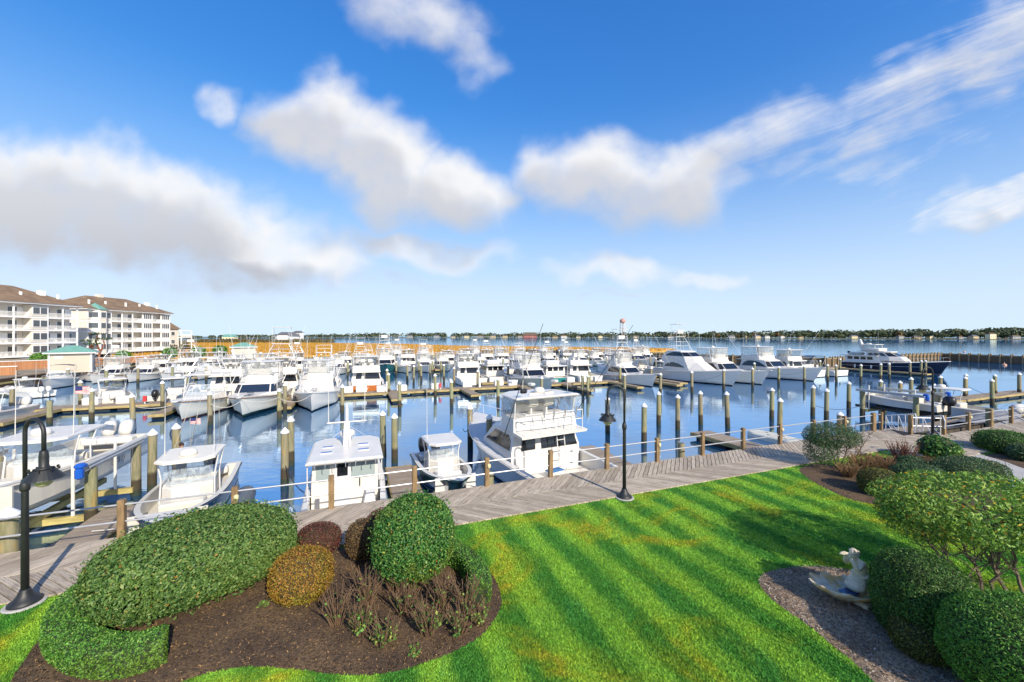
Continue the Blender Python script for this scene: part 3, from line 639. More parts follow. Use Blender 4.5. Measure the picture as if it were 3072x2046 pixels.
def skin_mesh(name, verts, edges, radii, mat, parent, sub=2, root=0):
    me = bpy.data.meshes.new(name); me.from_pydata(verts, edges, []); o = bpy.data.objects.new(name, me); COL.objects.link(o)
    m = o.modifiers.new('skin', 'SKIN'); m.use_smooth_shade = True
    for i, sv in enumerate(me.skin_vertices[0].data): r = radii[i]; sv.radius = (r, r) if not isinstance(r, tuple) else r; sv.use_root = (i == root)
    s = o.modifiers.new('sub', 'SUBSURF'); s.levels = sub; s.render_levels = sub
    dg = bpy.context.evaluated_depsgraph_get(); ev = o.evaluated_get(dg); me2 = bpy.data.meshes.new_from_object(ev)
    bpy.data.objects.remove(o); me2.materials.clear(); return link(name, me2, mat, parent, True)
# seated figure at the right end, facing -x, both arms up holding the conch
SX = .40
V = [(SX, 0, .42), (SX + .02, 0, .52), (SX - .01, 0, .64), (SX - .06, 0, .75), (SX - .10, 0, .815), (SX - .13, 0, .86),          # spine 0-5 (neck 4-5)
     (SX - .08, -.10, .765), (SX - .21, -.14, .66), (SX - .26, -.07, .82), (SX - .275, -.05, .86),                             # near arm 6-9
     (SX - .08, .10, .765), (SX - .2, .14, .68), (SX - .27, .06, .82), (SX - .29, .045, .87),                                   # far arm 10-13
     (SX - .16, -.08, .36), (SX - .2, -.09, .27), (SX + .0, -.12, .2),                                                       # near leg 14-16
     (SX - .16, .08, .36), (SX - .2, .09, .27), (SX - .05, .12, .22)]
E_ = [(0, 1), (1, 2), (2, 3), (3, 4), (4, 5), (3, 6), (6, 7), (7, 8), (8, 9), (3, 10), (10, 11), (11, 12), (12, 13), (0, 14), (14, 15), (15, 16), (0, 17), (17, 18), (18, 19)]
R_ = [(.12, .14), (.1, .115), (.105, .13), (.1, .14), .045, .045, .058, .046, .034, .026, .058, .046, .034, .026, .07, .05, .035, .07, .05, .035]
skin_mesh('figure', V, E_, R_, STONE, stat)
mb = MB(); mb.lathe([(.0, -.085), (.045, -.075), (.066, -.03), (.072, .02), (.06, .06), (.03, .085), (0, .09)], 14, (SX - .155, 0, .925), 1.1, .9); mb.box((SX - .222, 0, .912), (.03, .02, .03), 0); hd = mb.build('head', STONE, stat, True)
HAIR = pm('stone_hair', (.42, .38, .31), .9, .5, 30, .9, 40)
for k in range(26):
    a = k * 2.4; zz = .9 + .09 * ((k * 7) % 26) / 26; rr = .068 * math.sqrt(max(.05, 1 - ((zz - .925) / .1) ** 2)); xx = SX - .145 + rr * math.cos(a) * 1.1
    if xx < SX - .2 and zz < .96: continue
    MB().lathe([(0, -.022), (.018, -.014), (.024, 0), (.018, .014), (0, .022)], 8, (xx, rr * math.sin(a), zz)).build('curl', HAIR, hd, True)
# hands with five fingers each closed on the conch
for sgn in (-1, 1):
    mb = MB(); hx, hy, hz = SX - .285, sgn * .045, .885
    mb.lathe([(0, -.03), (.018, -.02), (.024, 0), (.018, .025), (0, .032)], 8, (hx, hy, hz))
    h_ = mb.build('palm', STONE, stat, True)
    for k in range(4): MB().tube([(hx - .01 - .012 * k, hy, hz + .015 - .004 * k), (hx - .03 - .013 * k, hy + sgn * .004, hz + .036), (hx - .045 - .013 * k, hy - sgn * .022, hz + .046 - .003 * k)], .008, 6, .006).build('finger', STONE, h_)
    MB().tube([(hx, hy, hz - .01), (hx - .02, hy - sgn * .02, hz + .0), (hx - .04, hy - sgn * .03, hz + .015)], .009, 6, .007).build('thumb', STONE, h_)
mb = MB(); pts = [(SX - .22, 0, .905), (SX - .27, 0, .91), (SX - .34, 0, .925), (SX - .4, 0, .935), (SX - .45, 0, .925)]
for i, (p, r) in enumerate(zip(pts, (.012, .03, .045, .03, .014))): pass
mb.loft([[Vector(p) + Vector((0, r * math.cos(a), r * math.sin(a))) for a in [2 * math.pi * k / 10 for k in range(10)]] for p, r in zip(pts, (.012, .03, .043, .03, .012))]).build('conch', STONE, stat, True)
mb = MB(); mb.loft([[Vector((SX - .03 - (.06 if z < .4 else 0) + rx * math.cos(a), ry * math.sin(a) * (1 + .1 * math.sin(13 * a)), z + .02 * math.cos(a))) for a in [2 * math.pi * k / 32 for k in range(32)]] for rx, ry, z in ((.17, .16, .24), (.2, .18, .3), (.17, .17, .4), (.12, .135, .47), (.11, .125, .48))]).build('drape', STONE, stat, True)
MB().loft([[Vector((SX + .0 + (.125 + d) * math.cos(a), (.145 + d) * math.sin(a), z + .025 * math.cos(a))) for a in [2 * math.pi * k / 28 for k in range(28)]] for d, z in ((0, .49), (.02, .5), (.02, .52), (0, .53))]).build('sash', STONE, stat, True)
sl = thing('sprinkler_head', 'small orange capped sprinkler head beside the shell basin', 'sprinkler', on(2596, 1812), .4)
MB().box((0, 0, .04), (.14, .12, .1), 0, bev=.02).build('casing', STONE, sl); MB().box((.06, -.04, .06), (.08, .06, .12), 0, bev=.02).build('cap', pm('orange_cap', (.55, .26, .02), .6), sl)

# ================================================================== grass blades
def inpoly(px_, py_, poly):
    r = np.zeros(len(px_), bool); x0, y0 = poly[-1]
    for x1, y1 in poly:
        c = ((y1 > py_) != (y0 > py_)) & (px_ < (x0 - x1) * (py_ - y1) / (y0 - y1 + 1e-12) + x1); r ^= c; x0, y0 = x1, y1
    return r
for bi, nm, lab, nchip, cols in ((0, 'bark_chips', 'loose bark chips and dry leaves over the left mulch bed', 16000, ((.05, .03, .015), (.14, .085, .04), (.36, .22, .09))), (2, 'shell_grit', 'pale shell grit and bark scattered round the stone figure', 14000, ((.10, .07, .05), (.26, .2, .15), (.6, .54, .45))), (1, 'bark_chips', 'loose bark chips over the island mulch bed', 5000, ((.05, .03, .015), (.13, .08, .04), (.32, .2, .09)))):
    xs_ = np.array(BEDS[bi]); cx_ = RNG.uniform(xs_[:, 0].min(), xs_[:, 0].max(), nchip * 3); cy_ = RNG.uniform(xs_[:, 1].min(), xs_[:, 1].max(), nchip * 3); kk = inpoly(cx_, cy_, BEDS[bi]); cx_, cy_ = cx_[kk][:nchip], cy_[kk][:nchip]
    P_ = np.stack([cx_, cy_, RNG.uniform(.025, .045, len(cx_))], 1); o = np_mesh(nm, leaf_quads(P_, np.repeat([[0, 0, 1.0]], len(P_), 0), .045, .32, .35), 4, leaf_mat(nm + str(bi), [(0, cols[0]), (.7, cols[1]), (1, cols[2])], None, 1, .8, 0), None, RNG.random(len(P_))); tag(o, lab, 'mulch', kind='stuff')
N = 1500000
gx = RNG.uniform(-11, 21.5, N); gy = RNG.uniform(5.6, 19, N)
keep = RNG.random(N) < np.minimum(1, (7.0 / gy) ** 2)
keep &= np.abs(gx / gy) < 1.32
tt = (gx - BO.x) * BN.x + (gy - BO.y) * BN.y; ss = (gx - BO.x) * BE.x + (gy - BO.y) * BE.y
keep &= (tt < -2.37) & ~((ss > 15.1) & (tt > -4.23))
for b in BEDS: keep &= ~inpoly(gx, gy, b)
keep &= ~inpoly(gx, gy, [(p.x, p.y) for p in path])
gx, gy = gx[keep][:520000], gy[keep][:520000]; n = len(gx)
hgt = RNG.uniform(.014, .038, n); ang = RNG.uniform(0, 6.28, n); wd = .006 + .0009 * gy; ln = RNG.normal(0, .015, (n, 2))
V = np.zeros((n, 3, 3)); V[:, 0, 0] = gx - wd * np.cos(ang); V[:, 0, 1] = gy - wd * np.sin(ang); V[:, 1, 0] = gx + wd * np.cos(ang); V[:, 1, 1] = gy + wd * np.sin(ang)
V[:, 2, 0] = gx + ln[:, 0]; V[:, 2, 1] = gy + ln[:, 1]; V[:, 2, 2] = hgt
o = np_mesh('grass', V.reshape(-1, 3), 3, BLADE, None, RNG.random(n)); tag(o, 'short mown grass covering the lawn in diagonal stripes', 'grass', kind='stuff')
# ================================================================== boats (local frame: +x bow, z = 0 waterline)
def hb(t, B, full=2.3, stern=.92, t0=.38):
    w = B / 2 * (stern + (1 - stern) * min(1, t / t0))
    return w if t <= t0 else B / 2 * max(0.0, 1 - ((t - t0) / (1 - t0)) ** full)
class Hull:
    def __init__(s, L, B, fb, fs, tc=.28, rake=.10, full=2.3, flare=1.45, cz=.35, stern=.92, sheer_pow=1.8, chine=.9):
        s.__dict__.update(L=L, B=B, fb=fb, fs=fs, tc=tc, rake=rake, full=full, flare=flare, cz=cz, stern=stern, sp=sheer_pow, chine=chine)
    def zs(s, t): return s.fs + (s.fb - s.fs) * t ** s.sp
    def b(s, t): return hb(t, s.B, s.full, s.stern)
    def x(s, t, z=None):
        zz = s.zs(t); z = zz if z is None else z
        return -s.L / 2 + s.L * t - s.rake * s.L * t ** 3 * (zz - z) / (zz + .5)
    def deck_z(s, x): return s.zs(min(1, max(0, (x + s.L / 2) / s.L)))
    def build(s, root, mat, deckmat, railmat=None, cockpit=True, rail_r=.035, liner=None):
        N = 22; ts = [1 - (1 - i / N) ** 1.35 for i in range(N + 1)]; rings = []
        for t in ts:
            bs = s.b(t); zs = s.zs(t); k = max(0, (t - .35) / .65)
            bc = bs * (s.chine - .36 * k ** 1.4); zc = .02 + .5 * s.fb * k ** 2.2; zk = -.45 + .42 * max(0, (t - .55) / .45) ** 2
            prof = [(0, zk), (bc * .6, zk * .45 + zc * .4), (bc, zc)]
            for j in range(1, 6): w = j / 5; prof.append((bc + (bs - bc) * w ** s.flare, zc + (zs - zc) * w))
            rings.append([(s.x(t, z), y, z) for y, z in prof])
        mb = MB(); m = len(rings[0])
        full = [list(reversed([(x, -y, z) for x, y, z in r[1:]])) + r for r in rings]
        mb.loft([[Vector(p) for p in r] for r in full], closed=False)
        n2 = len(full[0]); mb.add(full[0], [tuple(range(n2))])
        hull = mb.build('hull', mat, root, True)
        hull.data.polygons[-1].use_smooth = False
        # rub rail at the sheer
        for sg in (-1, 1):
            pts = [(s.x(t) + .005, sg * (s.b(t) + .012), s.zs(t) - .05) for t in ts]
            MB().tube(pts, rail_r, 6).build('rub_rail', railmat or mat, root, True)
        # deck
        mb = MB(); rows = []
        for t in ts:
            if t < s.tc - 1e-6 and cockpit: continue
            bs, zs = s.b(t), s.zs(t); rows.append([Vector((s.x(t), y * bs, zs + .002 + .06 * (1 - y * y) * min(1, bs))) for y in (-1, -.9, -.5, 0, .5, .9, 1)])
        mb.loft(rows, closed=False); 
        mb.build('deck', deckmat, root, True)
        if cockpit:
            xs = [t for t in ts if t < s.tc] + [s.tc + .04]; g = .22 if s.B > 3 else .16; mb = MB()
            for sg in (-1, 1):
                mb.loft([[Vector((s.x(t), sg * s.b(t), s.zs(t) + .004)), Vector((s.x(t), sg * (s.b(t) - g), s.zs(t) + .03))] for t in xs], closed=False)
                mb.loft([[Vector((s.x(t), sg * (s.b(t) - g), s.zs(t) + .03)), Vector((s.x(t), sg * (s.b(t) - g), s.cz))] for t in xs], closed=False)
            mb.loft([[Vector((s.x(t), -(s.b(t) - g), s.cz)), Vector((s.x(t), s.b(t) - g, s.cz))] for t in xs], closed=False)
            b0 = s.b(0) - g; mb.box((s.x(0) + .14, 0, (s.fs + s.cz) / 2), (.24, 2 * b0 + .1, s.fs - s.cz + .04))
            x1 = s.x(s.tc); mb.box((x1, 0, (s.zs(s.tc) + s.cz) / 2), (.06, 2 * b0, s.zs(s.tc) - s.cz))
            mb.build('cockpit', liner or WHITE, root)
        s.hull = hull; return hull
def ring6(x0, x1, x2, w0, w1, w2, z): return [Vector(p) for p in ((x0, -w0, z), (x1, -w1, z), (x2, -w2, z), (x2, w2, z), (x1, w1, z), (x0, w0, z))]
def house(name, levels, mat, root, smooth=False):
    loops = [ring6(*l) for l in levels]; o = MB().loft(loops).build(name, mat, root); return loops, o
def patch(name, loops, lv, face, uv, mat, parent, off=.012, thick=.0, lv2=None):
    A, B_ = loops[lv], loops[lv + 1 if lv2 is None else lv2]; n = len(A); p00, p10, p01, p11 = A[face], A[(face + 1) % n], B_[face], B_[(face + 1) % n]
    nr = (p10 - p00).cross(p01 - p00)
    if nr.length < 1e-9: nr = (p11 - p01).cross(p01 - p00)
    nr.normalize()
    if len(uv) == 4 and not isinstance(uv[0], tuple): u0, u1, w0, w1 = uv; uv = [(u0, w0), (u1, w0), (u1, w1), (u0, w1)]
    pts = [p00 * (1 - u) * (1 - w) + p10 * u * (1 - w) + p01 * (1 - u) * w + p11 * u * w for u, w in uv]
    return MB().loft([[p - nr * .01 for p in pts], [p + nr * off for p in pts]]).build(name, mat, parent)
def outrigger(root, x, y, z, sg, L=6.5, back=.55, out=.35, r=.022, mat=None):
    d = Vector((-back, sg * out, 1)).normalized(); b = Vector((x, sg * y, z))
    MB().tube([b, b + d * L * .5 + Vector((0, sg * .06, 0)), b + d * L], r, 5, r * .4).build('outrigger', mat or ALU, root)
def bow_rail(root, H, t0, t1=.985, h=.55, r=.016, inset=.08):
    top = []; P = []
    for sg in (-1, 1):
        row = []
        for k in range(9): t = t0 + (t1 - t0) * k / 8; row.append(Vector((H.x(t) - (.05 if k == 8 else 0), sg * max(.06, H.b(t) - inset), H.zs(t))))
        P.append(row)
    mb = MB(); hh = lambda k: h * min(1, .15 + k / 2.0)
    line = [P[0][k] + Vector((0, 0, hh(k))) for k in range(9)] + [P[1][k] + Vector((0, 0, hh(k))) for k in range(8, -1, -1)]
    mb.tube(line, r, 6)
    for row in P:
        for k in range(1, 9, 2): mb.tube([row[k], row[k] + Vector((.05, 0, hh(k)))], r * .8, 5)
    mb.build('bow_rail', ALU, root)
def antenna(root, x, y, z, h=2.4): MB().tube([(x, y, z), (x - .05, y, z + h)], .014, 5, .006).build('antenna', WHITE, root)
def radome(root, x, y, z, r=.28): MB().lathe([(r * .9, 0), (r, .05), (r, .14), (r * .8, .22), (r * .3, .25), (0, .255)], 16, (x, y, z)).build('radar', WHITE, root, True)
def seat(root, x, y, z, mat=None):
    mb = MB(); mb.tube([(x, y, z), (x, y, z + .5)], .05, 8); mb.box((x, y, z + .55), (.5, .5, .14), 0, bev=.05); mb.box((x - .24, y, z + .85), (.12, .5, .6), 0, bev=.05); mb.build('helm_seat', mat or WHITE, root)
def tower(root, x, z0, z1, w0, w1, l0, l1, top=True):
    legs = []
    for sx in (-1, 1):
        for sy in (-1, 1):
            a = Vector((x + sx * l0 / 2, sy * w0 / 2, z0)); b = Vector((x + sx * l1 / 2 - .2, sy * w1 / 2, z1)); legs.append((a, b))
            MB().tube([a, a.lerp(b, .5) + Vector((0, sy * .08, 0)), b], .032, 6).build('tower_leg', ALU, root)
    mb = MB()
    for f in (.33, .62):
        q = [a.lerp(b, f) + Vector((0, (.08 if a.y > 0 else -.08) * (1 - abs(2 * f - 1)), 0)) for a, b in legs]
        for i, j in ((0, 1), (1, 3), (3, 2), (2, 0)): mb.tube([q[i], q[j]], .02, 5)
    mb.tube([legs[0][0], legs[1][0].lerp(legs[1][1], .33)], .018, 5); mb.tube([legs[1][0], legs[0][0].lerp(legs[0][1], .33)], .018, 5)
    mb.build('tower_brace', ALU, root)
    c = Vector((x - .2, 0, z1)); MB().box((c.x, 0, z1), (l1 + .35, w1 + .45, .07), 0, bev=.03).build('tower_platform', WHITE, root)
    mb = MB(); L = l1 / 2 + .12; Wd = w1 / 2 + .15
    for h in (.45, .85): mb.tube([(c.x - L, -Wd, z1 + h), (c.x + L, -Wd * .9, z1 + h), (c.x + L, Wd * .9, z1 + h), (c.x - L, Wd, z1 + h)], .02, 5)
    for sx, sy in ((-1, -1), (1, -1), (1, 1), (-1, 1)): mb.tube([(c.x + sx * L, sy * Wd, z1), (c.x + sx * L, sy * Wd, z1 + .85)], .018, 5)
    mb.build('tower_rail', ALU, root)
    if top:
        MB().box((c.x + L * .8, 0, z1 + .7), (.25, Wd * 1.3, .5), .0, bev=.06).build('tower_console', WHITE, root)
        MB().box((c.x, 0, z1 + 1.85), (l1 + .5, w1 + .5, .05), 0, bev=.02).build('sun_top', WHITE, root)
        mb = MB()
        for sx, sy in ((-1, -1), (1, -1), (1, 1), (-1, 1)): mb.tube([(c.x + sx * L, sy * Wd, z1 + .8), (c.x + sx * L * .9, sy * Wd, z1 + 1.85)], .016, 5)
        mb.build('top_strut', ALU, root)
HW = hull_mat('white_hull', (.64, .61, .555), (.015, .017, .02))
def sportfish(label, L=11.2, B=3.9, fb=1.75, fs=.95, hull=None, glass=GLASSK, mask=False, tw=False, top=True, vinyl=True, rigs=True, rail=True, canvas=None, side_win='quad', group=None, hero=False, tf=1.0, trim=None, cat='boat', name='sportfishing_boat', aft_glass=True, hth=1.75):
    r = thing(name, label, cat, (0, 0, 0), 0, group); H = Hull(L, B, fb, fs, .25 if hero else .27, cz=.42)
    H.build(r, hull or HW, DECKW if hero else WHITE, trim)
    xa = H.x(.25 if hero else .27); xf = xa + L * .31; zd = H.deck_z(xa); zr = zd + 1.22 * tf; w = H.b(.3) - .32
    zf = H.deck_z(xf)
    lo, hs_ = house('deckhouse', [(xa - .02, xf - .1, xf + .75, w, w * .95, w * .66, zd - .1), (xa - .02, xf - .25, xf + .45, w, w * .93, w * .68, zd + .38), (xa + .12, xf - .9, xf - .55, w * .88, w * .82, w * .62, zr - .02), (xa + .12, xf - .9, xf - .55, w * .88, w * .82, w * .62, zr)], WHITE, r)
    # trunk cabin forward
    MB().loft([[Vector((xf - .1 + a, s_ * 1, zf - .05)) for a, s_ in ((0, -w * .8), (L * .2, -w * .35), (L * .2, w * .35), (0, w * .8))], [Vector((xf - .1 + a, s_, zf + (.32 if a == 0 else .2))) for a, s_ in ((0, -w * .72), (L * .17, -w * .28), (L * .17, w * .28), (0, w * .72))]]).build('trunk_cabin', DECKW if hero else WHITE, r)
    if side_win == 'quad': shp = [(.06, .08), (.93, .08), (.8, .88), (.2, .9), (.08, .62)]
    else: shp = [(.05, .05), (.97, .05), (.9, .4), (.75, .75), (.5, .92), (.28, .88), (.12, .6)]
    for f in (0, 4):
        u = shp if f == 0 else [(1 - a, b) for a, b in reversed(shp)]
        wn = patch('side_window', lo, 1, f, u, glass, r)
        if hero: patch('window_mullion', lo, 1, f, (.52, .56, .08, .9) if f == 0 else (.44, .48, .08, .9), BLACK, wn, .02)
    if mask:
        for f in (1, 2, 3): patch('window_cover', lo, 1, f, (.06, .94, .1, .9), WHITE, r)
    else:
        for f in (1, 2, 3): patch('windshield', lo, 1, f, (.03, .97, .1, .88) if f == 2 else (.06, .97, .1, .88), glass, r)
    # aft bulkhead: window and door
    if aft_glass:
        patch('aft_window', lo, 1, 5, [(.42, .02), (.97, -.02), (.97, .75), (.9, .86), (.42, .88)], glass, r, .02)
        patch('door', lo, 0, 5, (.1, .36, -.9, 1.0), WHITE, r, .02); patch('door_window', lo, 1, 5, (.13, .33, .05, .9), glass, r, .035)
    # flybridge
    fx0, fx1 = xa - .75, xf - .75; fw = w * .95; zb = zr + .02
    fl, fo = house('flybridge', [(fx0, fx1 - .9, fx1 + .1, fw * .98, fw * .9, fw * .5, zb - .03), (fx0 - .02, fx1 - .9, fx1 + .12, fw, fw * .92, fw * .52, zb + .08), (fx0 + .75, fx1 - 1.0, fx1 - .3, fw * .98, fw * .86, fw * .5, zb + .12), (fx0 + .85, fx1 - 1.1, fx1 - .55, fw * .95, fw * .84, fw * .5, zb + .68)], WHITE, r)
    zc = zb + .68; MB().box(((fx0 + fx1) / 2 + .25, 0, zc + .003), ((fx1 - fx0) * .62, fw * 1.45, .02)).build('bridge_sole', DECKW, r)
    hx = fx1 - 1.5
    MB().box((hx + .35, 0, zc + .2), (.5, fw * 1.1, .55), 0, bev=.08).build('console', WHITE, r)
    for y in (-.42, .42): seat(r, hx - .45, y, zc - .1)
    zt = zb + hth * tf
    if top:
        MB().loft([ring6(fx0 + .55, fx1 - 1.1, fx1 - .65, fw * .96, fw * .86, fw * .5, zt), ring6(fx0 + .5, fx1 - 1.05, fx1 - .5, fw * 1.0, fw * .9, fw * .54, zt + .05), ring6(fx0 + .6, fx1 - 1.15, fx1 - .65, fw * .94, fw * .84, fw * .5, zt + .1)]).build('hardtop', canvas or WHITE, r)
        for sg in (-1, 1):
            for xx, dx_ in ((fx0 + .95, -.2), (hx + .35, -.25)): MB().tube([(xx, sg * fw * .9, zc - .3), (xx + dx_, sg * fw * .93, zt)], .03, 6).build('top_support', ALU, r)
        if vinyl:
            lo2 = [fl[3], ring6(fx0 + .75, fx1 - 1.1, fx1 - .65, fw * .95, fw * .86, fw * .5, zt)]
            for f in (0, 1, 2, 3, 4):
                MB().loft([[lo2[0][f] * 1, lo2[0][(f + 1) % 6] * 1], [lo2[1][f] * 1, lo2[1][(f + 1) % 6] * 1]], closed=False).build('clear_curtain', VINYL, r)
        radome(r, (fx0 + fx1) / 2, -.2, zt + .1, .25); antenna(r, fx0 + .8, fw * .7, zt + .1); antenna(r, fx0 + .8, -fw * .7, zt + .1)
    if tw: tower(r, (fx0 + fx1) / 2 - .1, zt + .05 if top else zc, zt + 1.6, fw * 1.7, fw * .9, (fx1 - fx0) * .55, .9)
    if rigs:
        for sg in (-1, 1): outrigger(r, xa + .9, fw * .98, zd + .9, sg, 6.4 if hero else L * .55, .8 if hero else .5, .1 if hero else .3, .022, BLACK if hero else None)
    if rail: bow_rail(r, H, .68 if hero else .72)
    for x_, y_ in ((xf + L * .13, 0), (xf + L * .22, 0)): hc = MB().box((x_, y_, H.deck_z(x_) + (.3 if x_ < xf + L * .18 else .1)), (.5, .5, .04), 0, bev=.015).build('deck_hatch', pm('hatch_grey', (.12, .13, .14), .2), r)
    for t_ in (.06, .55, .9):
        for sg in (-1, 1): MB().tube([(H.x(t_) - .13, sg * (H.b(t_) - .1), H.zs(t_) + .07), (H.x(t_) + .13, sg * (H.b(t_) - .1), H.zs(t_) + .07)], .018, 6).build('cleat', STEEL, r)
    for t_ in (.2, .5): MB().lathe([(0, -.3), (.1, -.26), (.115, 0), (.1, .26), (0, .3)], 10, (H.x(t_), -(H.b(t_) + .1), H.zs(t_) - .5)).build('fender', WHITE, r, True)
    if not hero: MB().box((H.x(1) - .15, 0, H.zs(1) + .03), (.9, .3, .06), 0, bev=.02).build('bow_pulpit', WHITE, r)
    # rod holders / cockpit bits
    mb = MB(); mb.box((H.x(0) + 1.0, 0, .5), (.5, .5, .35), 0, bev=.05); mb.build('fighting_chair', WHITE, r)
    r['_H'] = 0; SP[r.name] = H
    return r
SP = {}
def place(r, s, t, heading=-1, yaw=0.0, z=0.0):
    """put a boat on the marina grid; heading -1 = bow towards the boardwalk"""
    r.location = ST(s, t, WZ + z); r.rotation_euler = (0, 0, BA + (math.pi / 2 if heading > 0 else -math.pi / 2) + yaw); return r
def outboard(root, x, y, z, mat, s=1.0):
    mb = MB(); mb.loft([[Vector((x + a * s, y + b * s, z + .25 * s)) for a, b in ((-.28, -.17), (.28, -.2), (.28, .2), (-.28, .17))], [Vector((x + a * s, y + b * s, z + .5 * s)) for a, b in ((-.4, -.2), (.3, -.24), (.3, .24), (-.4, .2))], [Vector((x + a * s, y + b * s, z + .85 * s)) for a, b in ((-.36, -.19), (.24, -.21), (.24, .21), (-.36, .19))], [Vector((x + a * s, y + b * s, z + 1.0 * s)) for a, b in ((-.22, -.12), (.12, -.13), (.12, .13), (-.22, .12))]])
    o = mb.build('outboard_motor', mat, root, True)
    MB().box((x - .04, y, z - .1 * s), (.2 * s, .16 * s, .85 * s), 0, bev=.04).build('motor_leg', mat, o)
def console_boat(label, L=6.8, B=2.4, hull=None, top=WHITE, motors=2, motor_mat=None, fb=1.05, fs=.72, liner=CREAM, tz=2.15, rods=0, radar=True, whips=2, name='centre_console_boat', group=None, zpipe=.6, seatc=None, ttop=True):
    r = thing(name, label, 'boat', (0, 0, 0), 0, group); H = Hull(L, B, fb, fs, .84, .07, 3.2, 1.4, .28, .95, 1.8); H.build(r, hull or HW, WHITE, None, True, .03, liner)
    for k in range(motors): outboard(r, -L / 2 - .25, (k - (motors - 1) / 2) * .62, fs - .25, motor_mat or WHITE, .9)
    w = B * .3; cx = -L * .02
    lo, o = house('console', [(cx - .55, cx + .2, cx + .55, w, w, w * .55, .28), (cx - .45, cx + .15, cx + .48, w, w, w * .55, 1.0), (cx - .2, cx + .1, cx + .3, w * .95, w * .95, w * .55, 1.12)], WHITE, r)
    MB().box((cx + .85, 0, .5), (.6, w * 1.7, .44), 0, bev=.05).build('console_seat', seatc or CREAM, r)
    lo2 = [ring6(cx - .1, cx + .15, cx + .42, w, w, w * .6, 1.1), ring6(cx - .2, cx, cx + .22, w * .97, w * .95, w * .55, tz - .1)]
    for f in (1, 2, 3) if ttop else (): MB().loft([[lo2[0][f], lo2[0][f + 1]], [lo2[1][f], lo2[1][f + 1]]], closed=False).build('windshield', ACRYL, r)
    MB().box((cx - .95, 0, .72), (.5, w * 1.9, .8), 0, bev=.06).build('leaning_post', liner, r)
    for sx, sy in ((-.75, -1), (-.75, 1), (.25, -1), (.25, 1)) if ttop else (): MB().tube([(cx + sx, sy * w * 1.08, .3), (cx + sx * .9 - .1, sy * w * 1.05, 1.3), (cx + sx - .12, sy * w * 1.2, tz)], .028, 6).build('top_support', ALU, r)
    tl = L * .1 + .4; tw_ = B * .37
    if ttop: MB().loft([[Vector((cx - .25 + tl * a, tw_ * b, z)) for a, b in ((-1, -.85), (-.9, -1), (.7, -.95), (1, -.6), (1, .6), (.7, .95), (-.9, 1), (-1, .85))] for z in (tz, tz + .06)] + [[Vector((cx - .25 + tl * a * .9, tw_ * b * .88, tz + .1)) for a, b in ((-1, -.85), (-.9, -1), (.7, -.95), (1, -.6), (1, .6), (.7, .95), (-.9, 1), (-1, .85))]]).build('t_top', top, r)
    if radar: radome(r, cx + .1, 0, tz + .1, .26)
    for k in range(whips): antenna(r, cx - .3 + .5 * k, (1 if k % 2 else -1) * tw_ * .85, tz + .1, 2.3)
    for k in range(rods):
        a = Vector((cx - .25 - tl * .85, tw_ * (.8 - 1.6 * k / max(1, rods - 1)), tz)); MB().tube([a, a + Vector((-.5, .1 * (k - 1), 1.0)), a + Vector((-.9, .2 * (k - 1), 2.0))], .016, 5, .006).build('fishing_rod', BLACK, r)
    MB().box((-L / 2 + .55, 0, fs - .1), (.5, B * .62, .3), 0, bev=.06).build('transom_box', WHITE, r)
    bow_seat = MB().loft([[Vector((L * .2, -B * .3, .3)), Vector((L * .36, -B * .16, .3)), Vector((L * .36, B * .16, .3)), Vector((L * .2, B * .3, .3))], [Vector((L * .2, -B * .3, .62)), Vector((L * .36, -B * .16, .66)), Vector((L * .36, B * .16, .66)), Vector((L * .2, B * .3, .62))]]).build('bow_seat', seatc or CREAM, r)
    SP[r.name] = H; return r

# ------------------------------------------------ hero: white flybridge sportfisherman, stern to the boardwalk
h = sportfish('white flybridge sportfishing boat moored stern-to beside the boardwalk, clear curtains and blue cooler', 10.8, 4.35, 1.72, 1.0, hero=True, side_win='quad', hth=1.66, tf=.92)
c0 = Vector((2.85, 15.62, 0)); s0, t0_ = toST(c0); hy = .13; place(h, s0 - math.sin(hy) * 5.4, t0_ + math.cos(hy) * 5.4, 1, hy)
MB().box((-10.8 / 2 + 1.9, .1, .56), (.45, .8, .26), .1, bev=.04).build('cooler', WHITE, h)
MB().box((-10.8 / 2 + 1.9, .1, .70), (.42, .76, .03), .1).build('cooler_lid', pm('cooler_blue', (.02, .16, .42), .5), h)
lad = MB(); xl = -10.8 / 2 + 10.8 * .25 - .2
for y in (-.32, -.72): lad.tube([(xl - .35, y, .45), (xl - .1, y, 2.5)], .025, 6)
for k in range(5): lad.tube([(xl - .32 + .05 * k, -.32, .7 + .38 * k), (xl - .32 + .05 * k, -.72, .7 + .38 * k)], .02, 5)
lad.build('ladder', ALU, h)
fr = MB(); fxx = -10.8 / 2 + 10.8 * .25 - .72; zz = 2.42
for hh in (.35, .75): fr.tube([(fxx + .75, -1.5, zz + hh), (fxx + .05, -1.5, zz + hh), (fxx, 0, zz + hh), (fxx + .05, 1.5, zz + hh), (fxx + .75, 1.5, zz + hh)], .022, 6)
for y in (-1.5, -.75, 0, .75, 1.5): fr.tube([(fxx + .03, y, zz - .1), (fxx + .03, y, zz + .75)], .02, 5)
fr.build('bridge_rail', ALU, h)
for y in (-1.1, -.5, .1, .6): MB().tube([(fxx, y, zz + .55), (fxx - .08, y, zz + .95)], .03, 6).build('rod_holder', STEEL, h)
for y in (-1.35, 1.35): MB().box((fxx + .45, y, 4.12), (.14, .3, .18), 0, ('Y', -.5), .03).build('spreader_light', BLACK, h)
for sx, sy in ((.2, -1.2), (.7, .9), (-.4, .5)): MB().box((fxx + 1.6 + sx, sy, 4.3), (.3, .25, .12), .2, bev=.03).build('top_fitting', WHITE, h)

